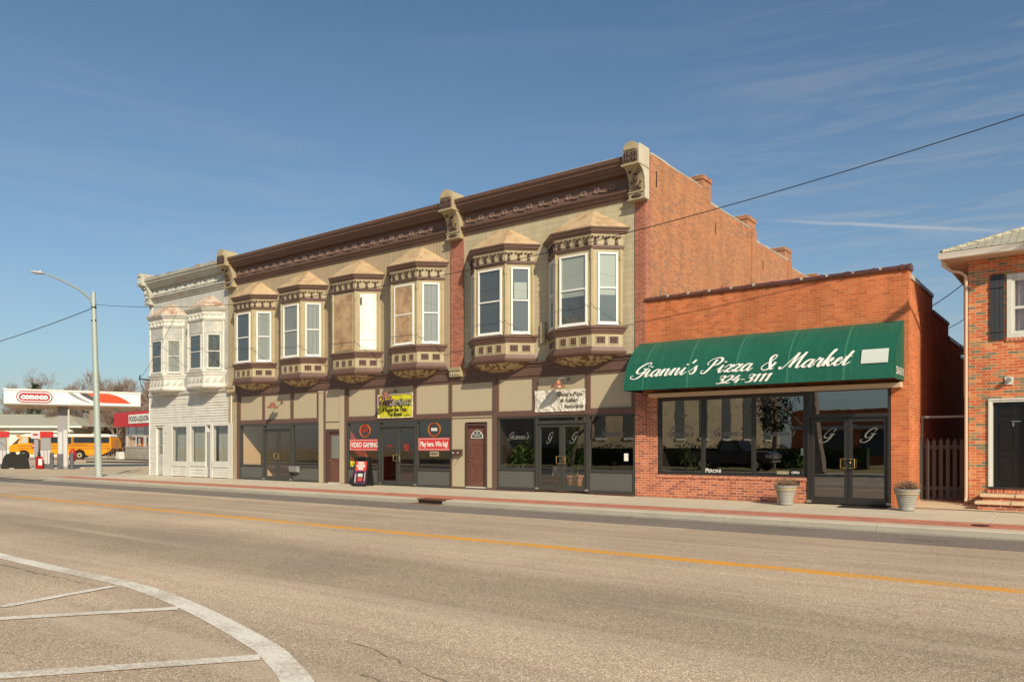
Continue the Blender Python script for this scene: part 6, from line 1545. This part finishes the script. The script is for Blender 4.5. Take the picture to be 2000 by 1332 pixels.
tree(-121.0, 43.5, -.2, 10.5, 11, 'short bare tree rising beside the store corner', rz=.7)
tree(-136.0, 38, -.2, 9.5, 12, 'low bare tree behind the right end of the low building', rz=2.6)
tree(-113.0, 44, -.2, 13.0, 12, 'bare tree behind the food store next to the white siding', rz=1.9)
tree(-134.0, 44, -.2, 11.5, 11, 'bare tree behind the thick utility pole', rz=5.9)
# scrub along the back of the lot
g = MB().use('bark_red'); rnd = random.Random(21)
for k in range(5200):
    u = rnd.random(); x = -152 + 48 * u + rnd.uniform(-3, 3); y = 42 + 12 * u + rnd.uniform(-4, 6); h_ = rnd.uniform(1.5, 6.0); a = rnd.uniform(-.35, .35); b = rnd.uniform(-.35, .35); z = -.2 + rnd.random() * 2.4
    g.tube([(x, y, z), (x + a * h_, y + b * h_, z + h_)], [.06, .02], 3, False)
o = g.build('undergrowth'); o['kind'] = 'stuff'; o['label'] = 'tangled reddish winter undergrowth behind the school bus'; o['category'] = 'undergrowth'
g = MB().use('twig'); rnd = random.Random(77)
for k in range(900):
    x = rnd.uniform(-32, 2); y = -3.70 - abs(rnd.gauss(0, .12)); a = rnd.uniform(0, 6.28); l = rnd.uniform(.012, .04); z = -.2105
    g.face([(x, y, z), (x + l * math.cos(a), y + l * math.sin(a), z + .01), (x + l * math.cos(a + .8), y + l * math.sin(a + .8), z + .002)])
for k in range(500):
    x = rnd.uniform(-30, -4); y = -.05 - abs(rnd.gauss(0, .07)); a = rnd.uniform(0, 6.28); l = rnd.uniform(.01, .03); z = .0285 * (-.0) + y * .0251 - .0095
    g.face([(x, y, z), (x + l * math.cos(a), y + l * math.sin(a), z + .012), (x + l * math.cos(a + .8), y + l * math.sin(a + .8), z + .004)])
o = g.build('kerb_litter'); o['kind'] = 'stuff'; o['label'] = 'leaf bits and grit gathered along the kerb and wall foot'; o['category'] = 'litter'
# evergreen peeking over the canopy
t = thing('evergreen_tree', (-142.2, 35.3, -.2), 'dark evergreen tip showing just above the white canopy', 'tree')
g = MB().use('bark'); g.tube([(-142.2, 35.3, -.2), (-142.2, 35.3, 11.0)], [.3, .05], 6); g.build('trunk', t)
g = MB().use('evg'); rnd = random.Random(4)
for k in range(2600):
    zz = rnd.uniform(2, 11.8); rr = (12.1 - zz) * .30 + .25; a = rnd.uniform(0, 6.28); r_ = rr * rnd.uniform(.2, 1.0) * (1 + .35 * math.sin(zz * 3 + a * 2)); p = Vector((-142.2 + r_ * math.cos(a), 35.3 + r_ * math.sin(a), zz)); s_ = rnd.uniform(.15, .4)
    g.face([p, p + Vector((rnd.uniform(-s_, s_), rnd.uniform(-s_, s_), rnd.uniform(-s_, s_))), p + Vector((rnd.uniform(-s_, s_), rnd.uniform(-s_, s_), rnd.uniform(0, s_)))])
g.build('crown', t)
# far tree line and low hills closing the horizon
g = MB().use('bark_red'); P = []
for k in range(121):
    a = R(20 + 140 * k / 120); r_ = 900; hh = 6 + 5 * abs(math.sin(k * .7)) + 3 * math.sin(k * 2.3); P.append((r_ * math.cos(a) * 1.0, r_ * math.sin(a), hh))
for a, b in zip(P, P[1:]): g.face([(a[0], a[1], -1), (b[0], b[1], -1), b, a])
structure(g, 'hills')

# ================================================================== ACROSS THE STREET (mirrored in the glass, throws shadows)
kw2 = dict(mat='bark', levels=6, trunk=.42, minr=.016, spread=.55, kids=(3, 4), first=.3)
tree(-12.5, -24.6, -.05, 29, 31, 'big bare tree across the street whose branches shade the road', group='bare trees across the street', **kw2)
tree(-30.5, -27.0, -.05, 15.0, 31, 'bare tree on the lawn across the street, nearest the limestone hall', rz=2.0, group='bare trees across the street')
tree(-15.0, -33.0, -.05, 15.0, 31, 'bare tree in the middle of the lawn across the street', rz=4.0, group='bare trees across the street')
tree(-4.5, -38.0, -.05, 9.5, 31, 'smaller bare tree by the low shops across the street', rz=1.0, group='bare trees across the street')
SB = thing('limestone_hall', (-38, -50, 0), 'tan limestone hall with tall arched windows across the street', 'building')
F = Face((-27, -62), (-35.4, -35.4)); g = MB().use('stone_b'); F.box(g, 0, 27.9, -16, 0, -.1, 11.5); g.build('wall', SB)
g = MB().use('roof_grn'); F.box(g, -.5, 28.4, -16.5, .5, 11.5, 12.0); g.build('roof', SB)
for k in range(8):
    g = MB().use('dark_in'); a = 1.4 + k * 3.3; n = 8
    cpoly(g, F, [(a, 2.2), (a + 1.2, 2.2), (a + 1.2, 6.6)] + [(a + .6 + .6 * math.cos(math.pi * j / n), 6.6 + .6 * math.sin(math.pi * j / n)) for j in range(1, n)] + [(a, 6.6)], 0, .04); w_ = g.build('window', SB)
    g = MB().use('white_dirty'); F.box(g, a - .1, a + 1.3, .0, .15, 2.0, 2.2); g.build('sill', w_)
    g = MB().use('dark_in'); F.box(g, a, a + 1.2, 0, .04, 8.2, 10.2); g.build('window', SB)
def leafy(x, y, z0_, z1_, rad, label, seed, h0=0):
    t = thing('evergreen_tree', (x, y, -.05), label, 'tree'); rnd = random.Random(seed)
    g = MB().use('bark'); g.tube([(x, y, -.05), (x + .1, y, z0_), (x, y, z1_)], [.16, .12, .04], 7); g.build('trunk', t)
    g = MB().use('evg')
    for k in range(2600):
        a = rnd.uniform(0, 6.28); ph = rnd.uniform(-1, 1); q = rad * (1 - .35 * math.sin(a * 3 + ph * 4) ** 2) * rnd.uniform(.4, 1) * math.sqrt(max(.05, 1 - ph * ph)); zc = (z0_ + z1_) / 2 + ph * (z1_ - z0_) / 2
        p = Vector((x + q * math.cos(a), y + q * math.sin(a), zc)); f = lambda: rnd.uniform(-.16, .16); g.face([p, p + Vector((f(), f(), f())), p + Vector((f(), f(), f()))])
    g.build('crown', t)
leafy(-17.2, -31.0, 2.3, 6.2, 1.7, 'small dark leafy tree on the lawn before the limestone hall', 3)
g = MB().use('evg'); rnd = random.Random(9)
for k in range(9000):
    x = rnd.uniform(-46, -12); y = -33.5 + rnd.uniform(-.5, .5) + (x + 28) * .05; z = rnd.uniform(-.05, 1.55 + .2 * math.sin(x * 2)); f = lambda: rnd.uniform(-.14, .14); p = Vector((x, y, z)); g.face([p, p + Vector((f(), f(), f())), p + Vector((f(), f(), f()))])
g.box(-46, -12, -34.2, -33.6, -.05, 1.3)
tag(g.build('clipped_hedge'), 'long dark clipped hedge in front of the limestone hall', 'hedge')
LS = thing('low_shops', (-10, -52, 0), 'row of low red brick shops across the street', 'building')
F = Face((2, -50), (-22, -50)); g = MB().use('brick_org'); F.box(g, 0, 24, -8, 0, -.1, 4.6); g.build('wall', LS)
g = MB().use('pump_w'); F.box(g, 0, 24, 0, .4, 2.9, 3.2); g.build('awning_strip', LS)
for k in range(5): g = MB().use('dark_in'); F.box(g, 1 + k * 4.6, 4.4 + k * 4.6, 0, .04, .6, 2.8); g.build('window', LS)
car((-18.3, -27.6, -.05), R(0), 'car', 'black pickup truck parked across the street, mirrored in the pizza shop glass', 5.4, pickup=True)
